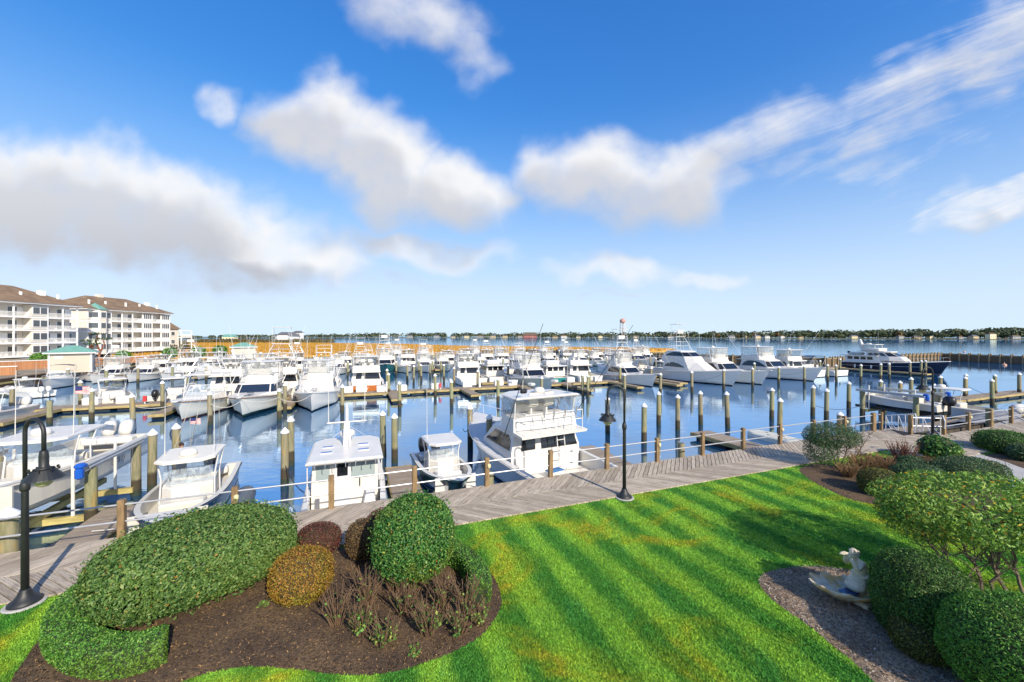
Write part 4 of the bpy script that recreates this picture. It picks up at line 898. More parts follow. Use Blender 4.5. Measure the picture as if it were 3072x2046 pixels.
# ------------------------------------------------ hero: white cabin boat (stern to the boardwalk)
def cabin_boat(label, L=9.0, B=2.75):
    r = thing('cabin_boat', label, 'boat'); H = Hull(L, B, 1.35, .72, .30, .08, 2.5, 1.5, .16); H.build(r, HW, WHITE)
    xa = H.x(.27); xf = xa + 2.7; zd = .75; w = 1.14; zt = 2.02
    lo, o = house('cabin', [(xa, xf - .1, xf + .6, w, w * .97, w * .7, .16), (xa, xf - .2, xf + .45, w, w * .96, w * .68, 1.02), (xa, xf - .55, xf - .2, w * .97, w * .92, w * .64, zt)], WHITE, r)
    for f in (1, 2, 3): patch('windshield', lo, 1, f, (.08, .92, .15, .85), GLASSK, r)
    for f in (0, 4):
        patch('side_window', lo, 1, f, (.08, .45, .2, .85), GLASSK, r); patch('side_window', lo, 1, f, (.52, .92, .2, .85), GLASSK, r)
    SOFT = pm('grey_window', (.30, .36, .36), .15)
    patch('aft_window', lo, 1, 5, [(.58, .3), (.62, .24), (.92, .24), (.95, .3), (.95, .8), (.58, .8)], SOFT, r, .02)
    patch('aft_window', lo, 1, 5, [(.06, .3), (.1, .24), (.24, .24), (.26, .3), (.26, .8), (.06, .8)], SOFT, r, .02)
    d = patch('door', lo, 0, 5, (.34, .56, .0, 1.85), pm('door_panel', (.62, .63, .64), .4), r, .03)
    patch('door_window', lo, 1, 5, (.37, .53, .38, .82), GLASSK, d, .05)
    MB().box((xa - .035, -.42 * w, 1.1), (.04, .03, .3)).build('door_handle', BLACK, d)
    rw = w * 1.1
    MB().loft([ring6(xa - .55, xf - .25, xf + .2, rw, rw, rw * .75, zt), ring6(xa - .58, xf - .25, xf + .25, rw * 1.02, rw * 1.02, rw * .77, zt + .05), ring6(xa - .5, xf - .3, xf + .1, rw * .95, rw * .95, rw * .7, zt + .11)]).build('cabin_roof', WHITE, r)
    for x, y in ((xa + .5, -.62), (xa + .5, .68), (xa + 1.3, -.62), (xa + 1.3, .68)):
        hh = MB().box((x, y, zt + .125), (.22, .42, .04), 0, bev=.015).build('roof_hatch', WHITE, r); MB().box((x, y, zt + .15), (.17, .37, .012)).build('hatch_lens', pm('hatch_blue', (.1, .18, .42), .15), hh)
    mx = xa + 1.75
    MB().loft([[Vector((mx + a * .22, b * .16, zt + .1)) for a, b in ((-1, -1), (1, -1), (1, 1), (-1, 1))], [Vector((mx - .1 + a * .09, b * .1, zt + 1.0)) for a, b in ((-1, -1), (1, -1), (1, 1), (-1, 1))]]).build('mast', WHITE, r)
    MB().box((mx - .1, 0, zt + 1.0), (.12, 1.5, .05), 0, bev=.02).build('crosstree', WHITE, r); radome(r, mx + .35, 0, zt + .35, .3)
    MB().box((mx + .3, 0, zt + .3), (.5, .3, .06)).build('radar_shelf', WHITE, r)
    MB().lathe([(.06, 0), (.06, .5), (.02, .7)], 8, (mx - .1, 0, zt + 1.0)).build('masthead', WHITE, r)
    for y in (-.68, .68): antenna(r, mx - .1, y, zt + 1.0, 2.6)
    for y in (-.12, .12): MB().tube([(mx - .45, y, zt + .1), (mx - .12, y * .6, zt + .8)], .018, 6).build('mast_stay', ALU, r)
    lr = MB()
    for k in range(7): y = -1.0 + .33 * k; lr.tube([(xa - .58, y, zt + .05), (xa - .66, y, zt - .02), (xa - .6, y, zt - .14)], .014, 5)
    lr.build('rod_hook', STEEL, r)
    for sg in (-1, 1): MB().tube([(xa - .4, sg * rw * .98, .8), (xa - .4, sg * rw * .98, zt)], .022, 6).build('roof_post', ALU, r)
    MB().box((H.x(0) + 1.25, .1, .42), (.75, 1.1, .5), 0, bev=.06).build('engine_box', WHITE, r)
    MB().box((H.x(0) + .62, .55, .36), (.45, .5, .42), 0, bev=.08).build('bait_tank', WHITE, r)
    MB().box((H.x(0) + .55, -.45, .3), (.4, .8, .3), 0, bev=.05).build('tackle_box', CREAM, r)
    MB().loft([[Vector((xa - .3 + a, b, .2)) for a, b in ((-.4, -1.05), (.2, -1.05), (.2, -.55), (-.4, -.55))], [Vector((xa - .25 + a * .6, b, .85)) for a, b in ((-.4, -.95), (.2, -.98), (.2, -.66), (-.4, -.7))]]).build('covered_seat', pm('seat_cover', (.7, .7, .7), .8, .1, 5, .4, 6), r)
    bow_rail(r, H, .55, h=.5); SP[r.name] = H; return r
cb = cabin_boat('white cabin boat moored stern-to with four roof hatches and a radar mast'); c0 = Vector((-5.22, 12.35, 0)); s_, t_ = toST(c0); place(cb, s_, t_ + 4.5, 1)

# ------------------------------------------------ hero: small centre consoles
NAVYHULL = hull_mat('navy_hull', (.02, .045, .10), (.75, .75, .75), (.02, .02, .02), .1, .16)
TEALDK = hull_mat('dark_green_hull', (.012, .05, .05), (.7, .7, .7), (.02, .02, .02), .02, .05)
b2 = console_boat('navy hulled centre console with cream top, fishing rods and a single dark outboard', 7.0, 2.5, NAVYHULL, pm('cream_top', (.74, .70, .6), .4), 1, BLACK, rods=4, whips=2, tz=2.0)
s_, t_ = toST(Vector((-11.95, 14.7, 0))); place(b2, s_, t_, -1, .1)
b4 = console_boat('small white centre console with dark green hull beside the plank finger dock', 5.6, 2.1, TEALDK, WHITE, 2, BLACK, .95, .62, WHITE, 1.75, radar=False, whips=1, seatc=WHITE)
s_, t_ = toST(Vector((-3.05, 17.8, 0))); place(b4, s_, t_, -1, .05)
lb = console_boat('large white centre console hauled out on the boat lift, two white outboards', 9.6, 2.9, hull_mat('lift_hull', (.6, .57, .5), (.58, .55, .48), (.56, .55, .5), -.2, -.1), WHITE, 2, WHITE, 1.3, .9, CREAM, 1.92, whips=2)
s_, t_ = toST(Vector((-17.0, 14.4, 0))); place(lb, s_ + .1, t_ - .3, -1, 0, .95)
# flags
FLAGM = pm('flag', (.7, .7, .7), .8); t, b = nodes_of(FLAGM); oc = t.new('ShaderNodeTexCoord').outputs['Object']; fx_, fy_, fz_ = t.sep(oc)
st_ = t.math('GREATER_THAN', t.math('SINE', t.math('MULTIPLY', fz_, 2 * math.pi / .05)), 0); c = t.mix(st_, (.75, .72, .7), (.5, .03, .04)); c = t.mix(t.math('MULTIPLY', t.math('GREATER_THAN', fz_, .12), t.math('LESS_THAN', fx_, .2)), c, (.02, .03, .14)); t.l.new(c, b.inputs['Base Color'])
def flag(loc, label, sc=1.0):
    f = thing('flag', label, 'flag', loc, .6); MB().tube([(0, 0, -.9 * sc), (0, 0, .32 * sc)], .012, 5).build('staff', STEEL, f)
    mb = MB(); mb.loft([[Vector((x * sc, .05 * math.sin(x * 12) * sc, -.1 * x * sc)), Vector((x * sc, .05 * math.sin(x * 12 + .5) * sc, (.3 - .1 * x) * sc))] for x in [.06 * k for k in range(8)]], closed=False); mb.build('cloth', FLAGM, f)
p = lb.matrix_basis @ Vector((-1.3, .3, 3.3)); flag(p, 'small striped flag flying above the hardtop of the lifted boat', 1.0)
p = b2.matrix_basis @ Vector((-1.9, -.35, 2.9)); flag(p, 'small striped flag on a staff above the navy centre console', .8)

# ------------------------------------------------ the man at the stern of the navy centre console
SKINM = pm('skin', (.42, .24, .16), .5); SHIRT = pm('blue_shirt', (.03, .09, .3), .8); HAIRM = pm('dark_cap', (.05, .03, .025), .8); PANT = pm('grey_shorts', (.2, .2, .19), .8)
pp = b2.matrix_basis @ Vector((-2.3, -.72, .28)); man = thing('person', 'person in a blue shirt and dark cap standing at the stern of the navy boat', 'person', pp, 2.4)
V = [(0, 0, .92), (0, 0, 1.15), (.01, 0, 1.38), (.02, 0, 1.5), (.03, 0, 1.58), (.03, 0, 1.68), (0, .17, 1.4), (.03, .24, 1.12), (.2, .2, .95), (.26, .19, .93), (0, -.17, 1.4), (.03, -.24, 1.12), (.2, -.2, .95), (.26, -.19, .93), (0, .1, .85), (.03, .11, .47), (0, .11, .06), (.14, .12, .03), (0, -.1, .85), (.02, -.11, .47), (0, -.11, .06), (.14, -.12, .03)]
E_ = [(0, 1), (1, 2), (2, 3), (3, 4), (4, 5), (2, 6), (6, 7), (7, 8), (8, 9), (2, 10), (10, 11), (11, 12), (12, 13), (0, 14), (14, 15), (15, 16), (16, 17), (0, 18), (18, 19), (19, 20), (20, 21)]
R_ = [(.13, .16), (.12, .15), (.12, .17), .06, .055, .05, .07, .05, .035, .03, .07, .05, .035, .03, .09, .06, .045, .04, .09, .06, .045, .04]
body = skin_mesh('body', V, E_, R_, SHIRT, man)
body.data.materials.append(SKINM); body.data.materials.append(PANT)
for pl_ in body.data.polygons:
    c = pl_.center; pl_.material_index = 2 if .45 < c.z < .95 and abs(c.y) < .22 and c.x < .12 else (1 if c.z > 1.5 or c.z < .45 or (c.x > .1 and c.z < 1.1) else 0)
hd = MB().lathe([(0, -.12), (.05, -.11), (.075, -.06), (.085, 0), (.082, .05), (.06, .1), (0, .12)], 14, (.04, 0, 1.68), 1.12, .95).build('head', SKINM, man, True)
MB().lathe([(.09, 0), (.092, .04), (.075, .09), (.04, .115), (0, .12)], 14, (.035, 0, 1.71), 1.1, 1).build('cap', HAIRM, hd, True); MB().box((.15, 0, 1.72), (.12, .14, .015), 0, bev=.005).build('cap_peak', HAIRM, hd); MB().box((.14, 0, 1.665), (.03, .022, .035), 0, bev=.008).build('nose', SKINM, hd)
for y in (-.03, .03): MB().box((.128, y, 1.69), (.012, .02, .01)).build('eye', BLACK, hd)
MB().box((.125, 0, 1.62), (.014, .05, .008)).build('mouth', pm('lip', (.3, .1, .08), .6), hd)
for y in (-.083, .083): MB().lathe([(0, -.03), (.012, -.02), (.015, 0), (.012, .02), (0, .03)], 8, (.04, y, 1.675)).build('ear', SKINM, hd, True)
for sg in (-1, 1):
    pm_ = MB().box((.3, sg * .19, .925), (.09, .08, .035), 0, bev=.012).build('hand', SKINM, man)
    for k in range(4): MB().tube([(.34, sg * (.16 + .02 * k), .925), (.375 - .004 * abs(k - 1), sg * (.16 + .02 * k), .918), (.39, sg * (.16 + .02 * k), .895)], .009, 5, .007).build('finger', SKINM, pm_)
    MB().tube([(.28, sg * .15, .92), (.315, sg * .13, .91), (.335, sg * .135, .9)], .01, 5, .008).build('thumb', SKINM, pm_)
# ================================================================== pilings
def piling_mat():
    m = pm('piling_wood', (.2, .19, .08), .85); t, b = nodes_of(m); oc = t.new('ShaderNodeTexCoord').outputs['Object']; rnd = t.new('ShaderNodeObjectInfo').outputs['Random']
    sh = t.vmath('ADD', oc, t.comb(t.math('MULTIPLY', rnd, 31), 0, t.math('MULTIPLY', rnd, 13))); z = t.sep(oc)[2]
    g = t.noise(t.vmath('MULTIPLY', sh, (14, 14, 1.2)), 1.2, 5, .6)
    c = t.mix(rnd, (.25, .25, .13), (.24, .20, .13)); c = t.mix(t.maprange(g, .4, .7, 0, .75), c, (.11, .12, .055))
    c = t.mix(t.maprange(t.noise(t.vmath('MULTIPLY', sh, (3, 3, 1)), 1.1, 3), .55, .7, 0, .6), c, (.36, .23, .05))
    zz = t.math('ADD', z, t.math('MULTIPLY', t.noise(sh, 7, 3), .16))
    c = t.mix(t.maprange(zz, .95, .78), c, (.045, .035, .018)); c = t.mix(t.maprange(zz, .42, .3), c, (.02, .028, .015))
    t.l.new(c, b.inputs['Base Color'])
    bn = t.new('ShaderNodeBump'); bn.inputs['Strength'].default_value = .6; bn.inputs['Distance'].default_value = .02; t.l.new(g, bn.inputs['Height']); t.l.new(bn.outputs[0], b.inputs['Normal']); return m
PILE = piling_mat()
CAPM = pm('cap_white', (.78, .78, .77), .45)
_sh = MB().lathe([(.165, -1.6), (.165, 0), (.158, 1.2), (.15, 2.45), (.14, 2.48)], 12).mesh('shaft'); _sh.materials.append(PILE); _sh.polygons.foreach_set('use_smooth', [len(p.vertices) == 4 for p in _sh.polygons])
_cap = MB().lathe([(.178, 2.40), (.182, 2.47), (.165, 2.5), (.02, 2.68), (.0, 2.685)], 14).mesh('cap'); _cap.materials.append(CAPM); _cap.polygons.foreach_set('use_smooth', [len(p.vertices) == 4 for p in _cap.polygons])
PILELAB = {0: ('round mossy timber piling with white cone cap between the boats beside the boardwalk', 'pilings of the boardwalk slips'),
           1: ('round timber piling with white cap at the outer edge of the middle slips', 'pilings of the middle slips'),
           2: ('thin distant timber piling among the rear rows of boats', 'pilings of the rear slips')}
def piling(x, y, ztop=1.2, cap=True, sc=1.0, lean=0):
    p = Vector((x, y, WZ)); s, t = toST(p); k = 0 if t < 16 else (1 if t < 48 else 2)
    r = thing('piling', PILELAB[k][0], 'piling', p, random.random() * 6, PILELAB[k][1]); h = (ztop - WZ) / 2.68; r.scale = (sc, sc, h)
    r.rotation_euler = (random.gauss(0, .012), random.gauss(0, .012), random.random() * 6)
    o = bpy.data.objects.new('shaft', _sh); COL.objects.link(o); o.parent = r
    if cap: o = bpy.data.objects.new('cap', _cap); COL.objects.link(o); o.parent = r
    return r
PL = [(35, 1158), (149, 1196, .6, 0), (275, 1164), (242, 1140), (400, 1180), (488, 1142), (456, 1287), (529, 1270), (631, 1174), (854, 1282, 1.2), (873, 1249), (838, 1164), (855, 1148), (1027, 1153),
      (1150, 1232), (1184, 1240), (1411, 1214), (1466, 1242), (1199, 1144), (1355, 1139), (1306, 1121), (1166, 1118), (1162, 1106), (1433, 1109), (1494, 1132), (1624, 1128), (1749, 1121), (1763, 1123), (1768, 1108), (1860, 1096), (1874, 1120), (1953, 1100), (1981, 1118),
      (2038, 1088), (2076, 1112), (1823, 1188), (1932, 1209), (1976, 1174), (2033, 1183), (1968, 1073), (1955, 1059), (2171, 1106), (2258, 1102), (2264, 1087), (2336, 1098), (2413, 1096), (2102, 1172), (2183, 1174), (2315, 1163), (2339, 1193), (2438, 1155), (2479, 1165), (2483, 1092), (2509, 1093), (2520, 1075), (2460, 1080),
      (2546, 1144), (2582, 1092), (2578, 1070), (2642, 1089), (2668, 1088), (2730, 1083), (2763, 1080), (2777, 1080), (2642, 1138), (2703, 1142), (2733, 1131), (2805, 1151), (2821, 1126), (2898, 1121), (2895, 1129), (2977, 1136), (2986, 1122), (3058, 1117), (2519, 1235, .75),
      (690, 1100), (700, 1090), (560, 1110), (320, 1105), (1241, 1095), (1264, 1092), (1298, 1079), (1332, 1092), (1362, 1100), (1369, 1078), (1411, 1087), (1222, 1090), (1290, 1085), (1525, 1093), (1556, 1080), (1577, 1085)]
for q in PL:
    zt = q[2] if len(q) > 2 else 1.2 + random.uniform(-.08, .08); d = F * (CAMZ - zt) / (q[1] / 3 - VH); piling((q[0] / 3 - 512) / F * d, d, zt, not (len(q) > 3))
q = G(25, 1668); piling(q.x - .35, q.y + .25, 1.05, True, 1.25)
q = ST(-2.15, .55); piling(q.x, q.y, .42, False, 1.1)
q = ST(6.9, .75); piling(q.x, q.y, .55, False, .95)
q = ST(29.6, -.9); piling(q.x, q.y, .9, False, 1.15)
# cut piles just off the walk
# ================================================================== floating docks
def dock_mat(name, c1, c2):
    m = pm(name, c1, .8); t, b = nodes_of(m); oc = t.new('ShaderNodeTexCoord').outputs['Object']; x = t.sep(oc)[0]
    gap = t.math('GREATER_THAN', t.math('FRACT', t.math('DIVIDE', x, .15)), .1); pl_ = t.noise(t.comb(t.math('FLOOR', t.math('DIVIDE', x, .15)), 0, 0), 3.3, 0)
    c = t.mix(t.maprange(pl_, .3, .7), c1, c2); c = t.mix(t.maprange(t.noise(oc, 1.5, 4), .45, .7, 0, .5), c, tuple(k * .6 for k in c2)); c = t.mix(gap, (.05, .04, .03), c); t.l.new(c, b.inputs['Base Color']); return m
DOCKTOP = dock_mat('dock_boards', (.36, .28, .19), (.27, .21, .15)); DOCKSIDE = pm('dock_side', (.33, .25, .10), .8, .35, 2, stretch=(1, 1, 5)); FLOATM = pm('dock_float', (.02, .02, .02), .7)
PLANK2 = plank_mat('dock_plank', (.36, .30, .23), (.27, .22, .17), (.14, .10, .07))
def dock(s0, t0, s1, t1, w, label, planks=False, z=.42, group=None):
    a, b = ST(s0, t0), ST(s1, t1); L = (b - a).length; ang = math.atan2(b.y - a.y, b.x - a.x); c = (a + b) / 2
    r = thing('floating_dock', label, 'dock', (c.x, c.y, WZ), ang, group)
    if planks:
        me = MB().box((0, 0, 0), (.135, w, .035), 0).mesh('plank'); me.materials.append(PLANK2); me.transform(Matrix.Rotation(math.pi / 2, 4, 'Z'))
        for k in range(int(L / .15)):
            o = bpy.data.objects.new('plank', me); COL.objects.link(o); o.parent = r; o.rotation_euler = (0, 0, -math.pi / 2); o.location = (-L / 2 + .075 + .15 * k, 0, z - .0175 + random.uniform(-.003, .003))
    else: MB().box((0, 0, z - .02), (L - .02, w - .02, .04)).build('deck_boards', DOCKTOP, r)
    for sg in (-1, 1): MB().box((0, sg * (w / 2 + .02), z - .12), (L, .05, .2)).build('side_board', DOCKSIDE, r)
    for sg in (-1, 1): MB().box((sg * (L / 2 + .02), 0, z - .12), (.05, w + .1, .2)).build('end_board', DOCKSIDE, r)
    n = max(2, int(L / 2.5))
    for k in range(n): MB().box((-L / 2 + L * (k + .5) / n, 0, .05), (L / n * .8, w * .8, .42)).build('float', FLOATM, r)
    return r
dock(-14.3, .35, -14.3, 5.2, 1.2, 'plank finger dock between the lifted boat and the navy centre console', True)
dock(-4.8, .35, -4.8, 6.2, 1.1, 'plank finger dock between the white cabin boat and the small dark green hulled boat', True)
dock(5.0, .4, 5.0, 6.0, 1.2, 'grey finger dock along the right side of the white flybridge boat', True)
dock(13.8, 1.0, 13.8, 6.3, 1.4, 'weathered plank float lying off the boardwalk rail beside the white drive-on float', True)
dock(35.2, 2.2, 48.0, 2.2, 1.3, 'plank dock behind the grey covered boat by the gangway', True)
dock(24.6, 1.6, 34.6, 1.6, 1.6, 'plank landing float at the foot of the white gangway', True)
dock(40.0, 7.5, 62.0, 7.5, 1.5, 'tan plank dock reaching out beyond the covered boat', False)
FG = 'finger docks of the middle pier'
dock(-31.5, 32.7, 31.5, 32.7, 1.9, 'long main floating pier with white dock boxes across the basin')
for s in (-30.2, -21.2, -12.4, -3.0, 4.9, 12.0, 18.0, 25.0, 31.0):
    if s in (-3.0, 4.9): dock(s, 26.9, s, 31.7, 1.0, 'short finger dock on the empty side of the main pier', group='open finger docks')
    else: dock(s, 25.8, s, 31.7, .9, 'finger dock running between boats from the main pier', group=FG)
dock(8.5, 37, 16.5, 37, 1.4, 'short tan dock stub behind the main pier')
dock(33.0, 27.2, 33.0, 36.0, 1.3, 'dark edged finger dock alongside the large enclosed bridge boat')
dock(33, 36.6, 92, 36.6, 1.8, 'pier behind the big boats and the navy motor yacht')
dock(79.4, 22.5, 79.4, 36, 1.2, 'finger dock along the navy hulled motor yacht')
dock(-44, 68.5, 62, 68.5, 1.9, 'second long pier behind the rows of boats')
for s in range(-38, 60, 9): dock(s, 59, s, 67.5, .9, 'finger dock of the second pier between moored boats', group='finger docks of the second pier')
dock(-44, 106, 70, 106, 2.0, 'farthest long pier in front of the marsh')
BOXM = pm('dock_box', (.72, .71, .69), .5)
def dock_box(s, t, label=None, rz=0):
    p = ST(s, t, WZ + .42); r = thing('dock_box', 'white fibreglass dock box standing on the main pier', 'dock box', p, BA + rz, 'dock boxes on the main pier')
    MB().box((0, 0, .25), (1.1, .6, .5), 0, bev=.04).build('box', BOXM, r); MB().loft([[(-.58, -.33, .5), (.58, -.33, .5), (.58, .33, .5), (-.58, .33, .5)], [(-.5, -.2, .62), (.5, -.2, .62), (.5, .25, .66), (-.5, .25, .66)]]).build('lid', BOXM, r)
for s in (-28.5, -26.2, -16.9, -9.6, -7.6, -6.2, -4.1, -2.0, 1.8, 5.6, 9.6, 11.2, 19.6, 21.2, 23.5): dock_box(s, 32.9 + (.3 if int(s * 7) % 2 else -.2))
dock_box(10.2, 37.2); dock_box(14.4, 37.2)
PEDM = pm('pedestal', (.7, .7, .68), .5); RED = pm('extinguisher_red', (.5, .03, .03), .4)
for s in (-23.0, -20.5, -11.5, -3.6, 3.4, 6.9, 14.0, 22.0):
    p = ST(s, 32.3, WZ + .42); r = thing('power_pedestal', 'slim white power pedestal on the main pier', 'pedestal', p, BA, 'power pedestals on the main pier'); MB().box((0, 0, .5), (.22, .22, 1.0), 0, bev=.03).build('post', PEDM, r); MB().lathe([(.15, 1.0), (.14, 1.06), (.05, 1.14)], 10).build('lamp_cap', PEDM, r, True)
for s in (-24.4, 2.2):
    p = ST(s, 32.2, WZ + .42); r = thing('fire_extinguisher', 'red fire extinguisher cabinet standing on the main pier', 'fire extinguisher', p, BA, 'extinguishers on the main pier'); MB().box((0, 0, .45), (.26, .22, .5), 0, bev=.03).build('cabinet', RED, r); MB().tube([(0, 0, 0), (0, 0, .25)], .04, 8).build('stand', PEDM, r)

# ================================================================== the boat lifts
YELW = pm('lift_timber', (.42, .34, .12), .7, .25, 2, stretch=(1, 1, 4)); MOTB = pm('motor_blue', (.01, .09, .45), .4); BEAMM = pm('lift_beam', (.55, .53, .49), .35, .1, 3, metal=.3)
def boat_lift(s0, s1, t0, t1, zt, label, bunk, cz):
    r = thing('boat_lift', label, 'boat lift', ST((s0 + s1) / 2, (t0 + t1) / 2, WZ), BA); W2, L2 = (s1 - s0) / 2, (t1 - t0) / 2; h = zt - WZ
    for sx in (-1, 1):
        for sy in (-1, 1):
            o = bpy.data.objects.new('lift_post', _sh); COL.objects.link(o); o.parent = r; o.location = (sx * W2, sy * L2, 0); o.scale = (1.05, 1.05, h / 2.48)
        mb = MB(); x = sx * W2; mb.box((x, 0, h + .17), (.16, 2 * L2 + .9, .03)); mb.box((x, 0, h + .01), (.16, 2 * L2 + .9, .03)); mb.box((x, 0, h + .09), (.03, 2 * L2 + .9, .14)); mb.build('top_beam', BEAMM, r)
        mb = MB(); mb.tube([(x + .12 * sx, -L2 - .3, h + .1), (x + .12 * sx, L2 + .3, h + .1)], .03, 8); mb.build('drive_shaft', STEEL, r)
        mo = MB().box((x, -L2 - .62, h - .02), (.2, .2, .36), 0, bev=.05).build('motor', MOTB, r); MB().box((x, -L2 - .55, h + .22), (.26, .3, .16), 0, bev=.05).build('motor_housing', MOTB, mo)
    for sy in (-1, 1):
        MB().box((0, sy * L2 * .86, cz), (2 * W2, .16, .2)).build('cradle_beam', YELW, r)
        for sx in (-1, 1):
            MB().tube([(sx * W2 * .95, sy * L2 * .86, cz), (sx * W2 * .98, sy * L2 * .9, h)], .012, 5).build('cable', STEEL, r)
            MB().tube([(sx * W2 * .72, sy * L2 * .86, cz), (sx * W2 * .72, sy * L2 * .86, cz + 2.0)], .05, 8).build('guide_post', WHITE, r)
    for sx in (-1, 1): MB().box((sx * .62, 0, cz + .2), (.16, 2 * L2 + 1.8, .2)).build('bunk', bunk, r)
    return r
boat_lift(-19.1, -15.05, 4.75, 7.7, .72, 'boat lift with blue motors and yellow timber cradle carrying the large centre console', YELW, .28)
boat_lift(31.3, 34.2, 3.3, 6.6, .75, 'boat lift with dark bunks and blue motors holding a small covered skiff', BLACK, .55)
sk = console_boat('small white skiff sitting on the lift with dark bunks', 5.2, 2.0, HW, WHITE, 1, BLACK, .9, .6, CREAM, 1.7, radar=False, whips=0, name='skiff', ttop=False); place(sk, 32.75, 5.0, 1, 0, .95)
# hardtop pilot boat and grey covered boat
pb = console_boat('white hardtop boat with sloped windshield behind the grey covered boat', 7.5, 2.5, HW, WHITE, 2, WHITE, 1.2, .8, CREAM, 2.15, whips=0); place(pb, 38.6, 4.9, 1, .1)
COVER = pm('grey_cover', (.22, .22, .23), .8, .15, 3, .3, 5)
gc = thing('covered_boat', 'low white boat under a grey canvas cover beside the boardwalk rail', 'boat'); H = Hull(7.2, 2.4, 1.0, .65, .0, .08, 2.5, 1.5); H.build(gc, HW, WHITE, cockpit=False)
rows = []
for k in range(11):
    t = .02 + .8 * k / 10; rows.append([Vector((H.x(t), y * H.b(t) * 1.01, H.zs(t) + .02 + (1 - y * y) * (.35 + .25 * math.sin(t * 3.4)) )) for y in (-1, -.75, -.35, 0, .35, .75, 1)])
MB().loft(rows, closed=False).build('canvas_cover', COVER, gc, True); place(gc, 33.0, .05, -1, math.pi / 2 - .0)
# ---- gangway from the gate down to the landing float
gw = thing('gangway', 'white aluminium gangway with looped handrails sloping down from the gate', 'gangway', ST(21.3, -1.45, .05)); A0 = Vector((0, 0, 0)); A1 = ST(25.0, 1.5, WZ + .45) - ST(21.3, -1.45, .05); dv = (A1 - A0).normalized(); sv = Vector((-dv.y, dv.x, 0)).normalized()
MB().loft([[A0 - sv * .5, A0 + sv * .5], [A1 - sv * .5, A1 + sv * .5]], closed=False).build('walkway', DOCKTOP, gw)
for sg in (-1, 1):
    o = sv * .52 * sg; U = Vector((0, 0, 1)); mb = MB(); mb.tube([A0 + o + U * .35 - dv * .5, A0 + o + U * .7 - dv * .55, A0 + o + U * 1.0 - dv * .3, A0 + o + U * 1.0, A1 + o + U * 1.0], .03, 6); mb.tube([A0 + o + U * .5, A1 + o + U * .5], .022, 6); mb.tube([A0 + o, A1 + o], .04, 6); mb.build('handrail', ALU, gw)
    for k in range(5): a = A0.lerp(A1, k / 4) + o; MB().tube([a, a + U * 1.0], .022, 6).build('stanchion', ALU, gw)
    for k in range(4): MB().tube([A0.lerp(A1, k / 4) + o, A0.lerp(A1, (k + 1) / 4) + o + U * (1.0 if k % 2 else .5)], .018, 6).build('brace', ALU, gw)
# ---- white drive-on float
FLW = pm('float_cream', (.62, .60, .5), .5, .1, 2)
fw = thing('drive_on_float', 'cream plastic drive-on float with dark roller slots moored at the boardwalk', 'float', ST(17.6, 3.4, WZ), BA + math.pi / 2)
MB().loft([[Vector((x, y, z)) for x, y in ((-2.1, -.7), (1.7, -.7), (2.2, -.45), (2.2, .45), (1.7, .7), (-2.1, .7))] for z in (-.1, .26)] + [[Vector((x * .97, y * .9, .32)) for x, y in ((-2.1, -.7), (1.7, -.7), (2.2, -.45), (2.2, .45), (1.7, .7), (-2.1, .7))]]).build('float_body', FLW, fw)
for k in range(7): MB().box((-1.7 + .52 * k, .28 * (1 if k % 2 else -1), .325), (.16, .1, .02)).build('roller_slot', BLACK, fw)

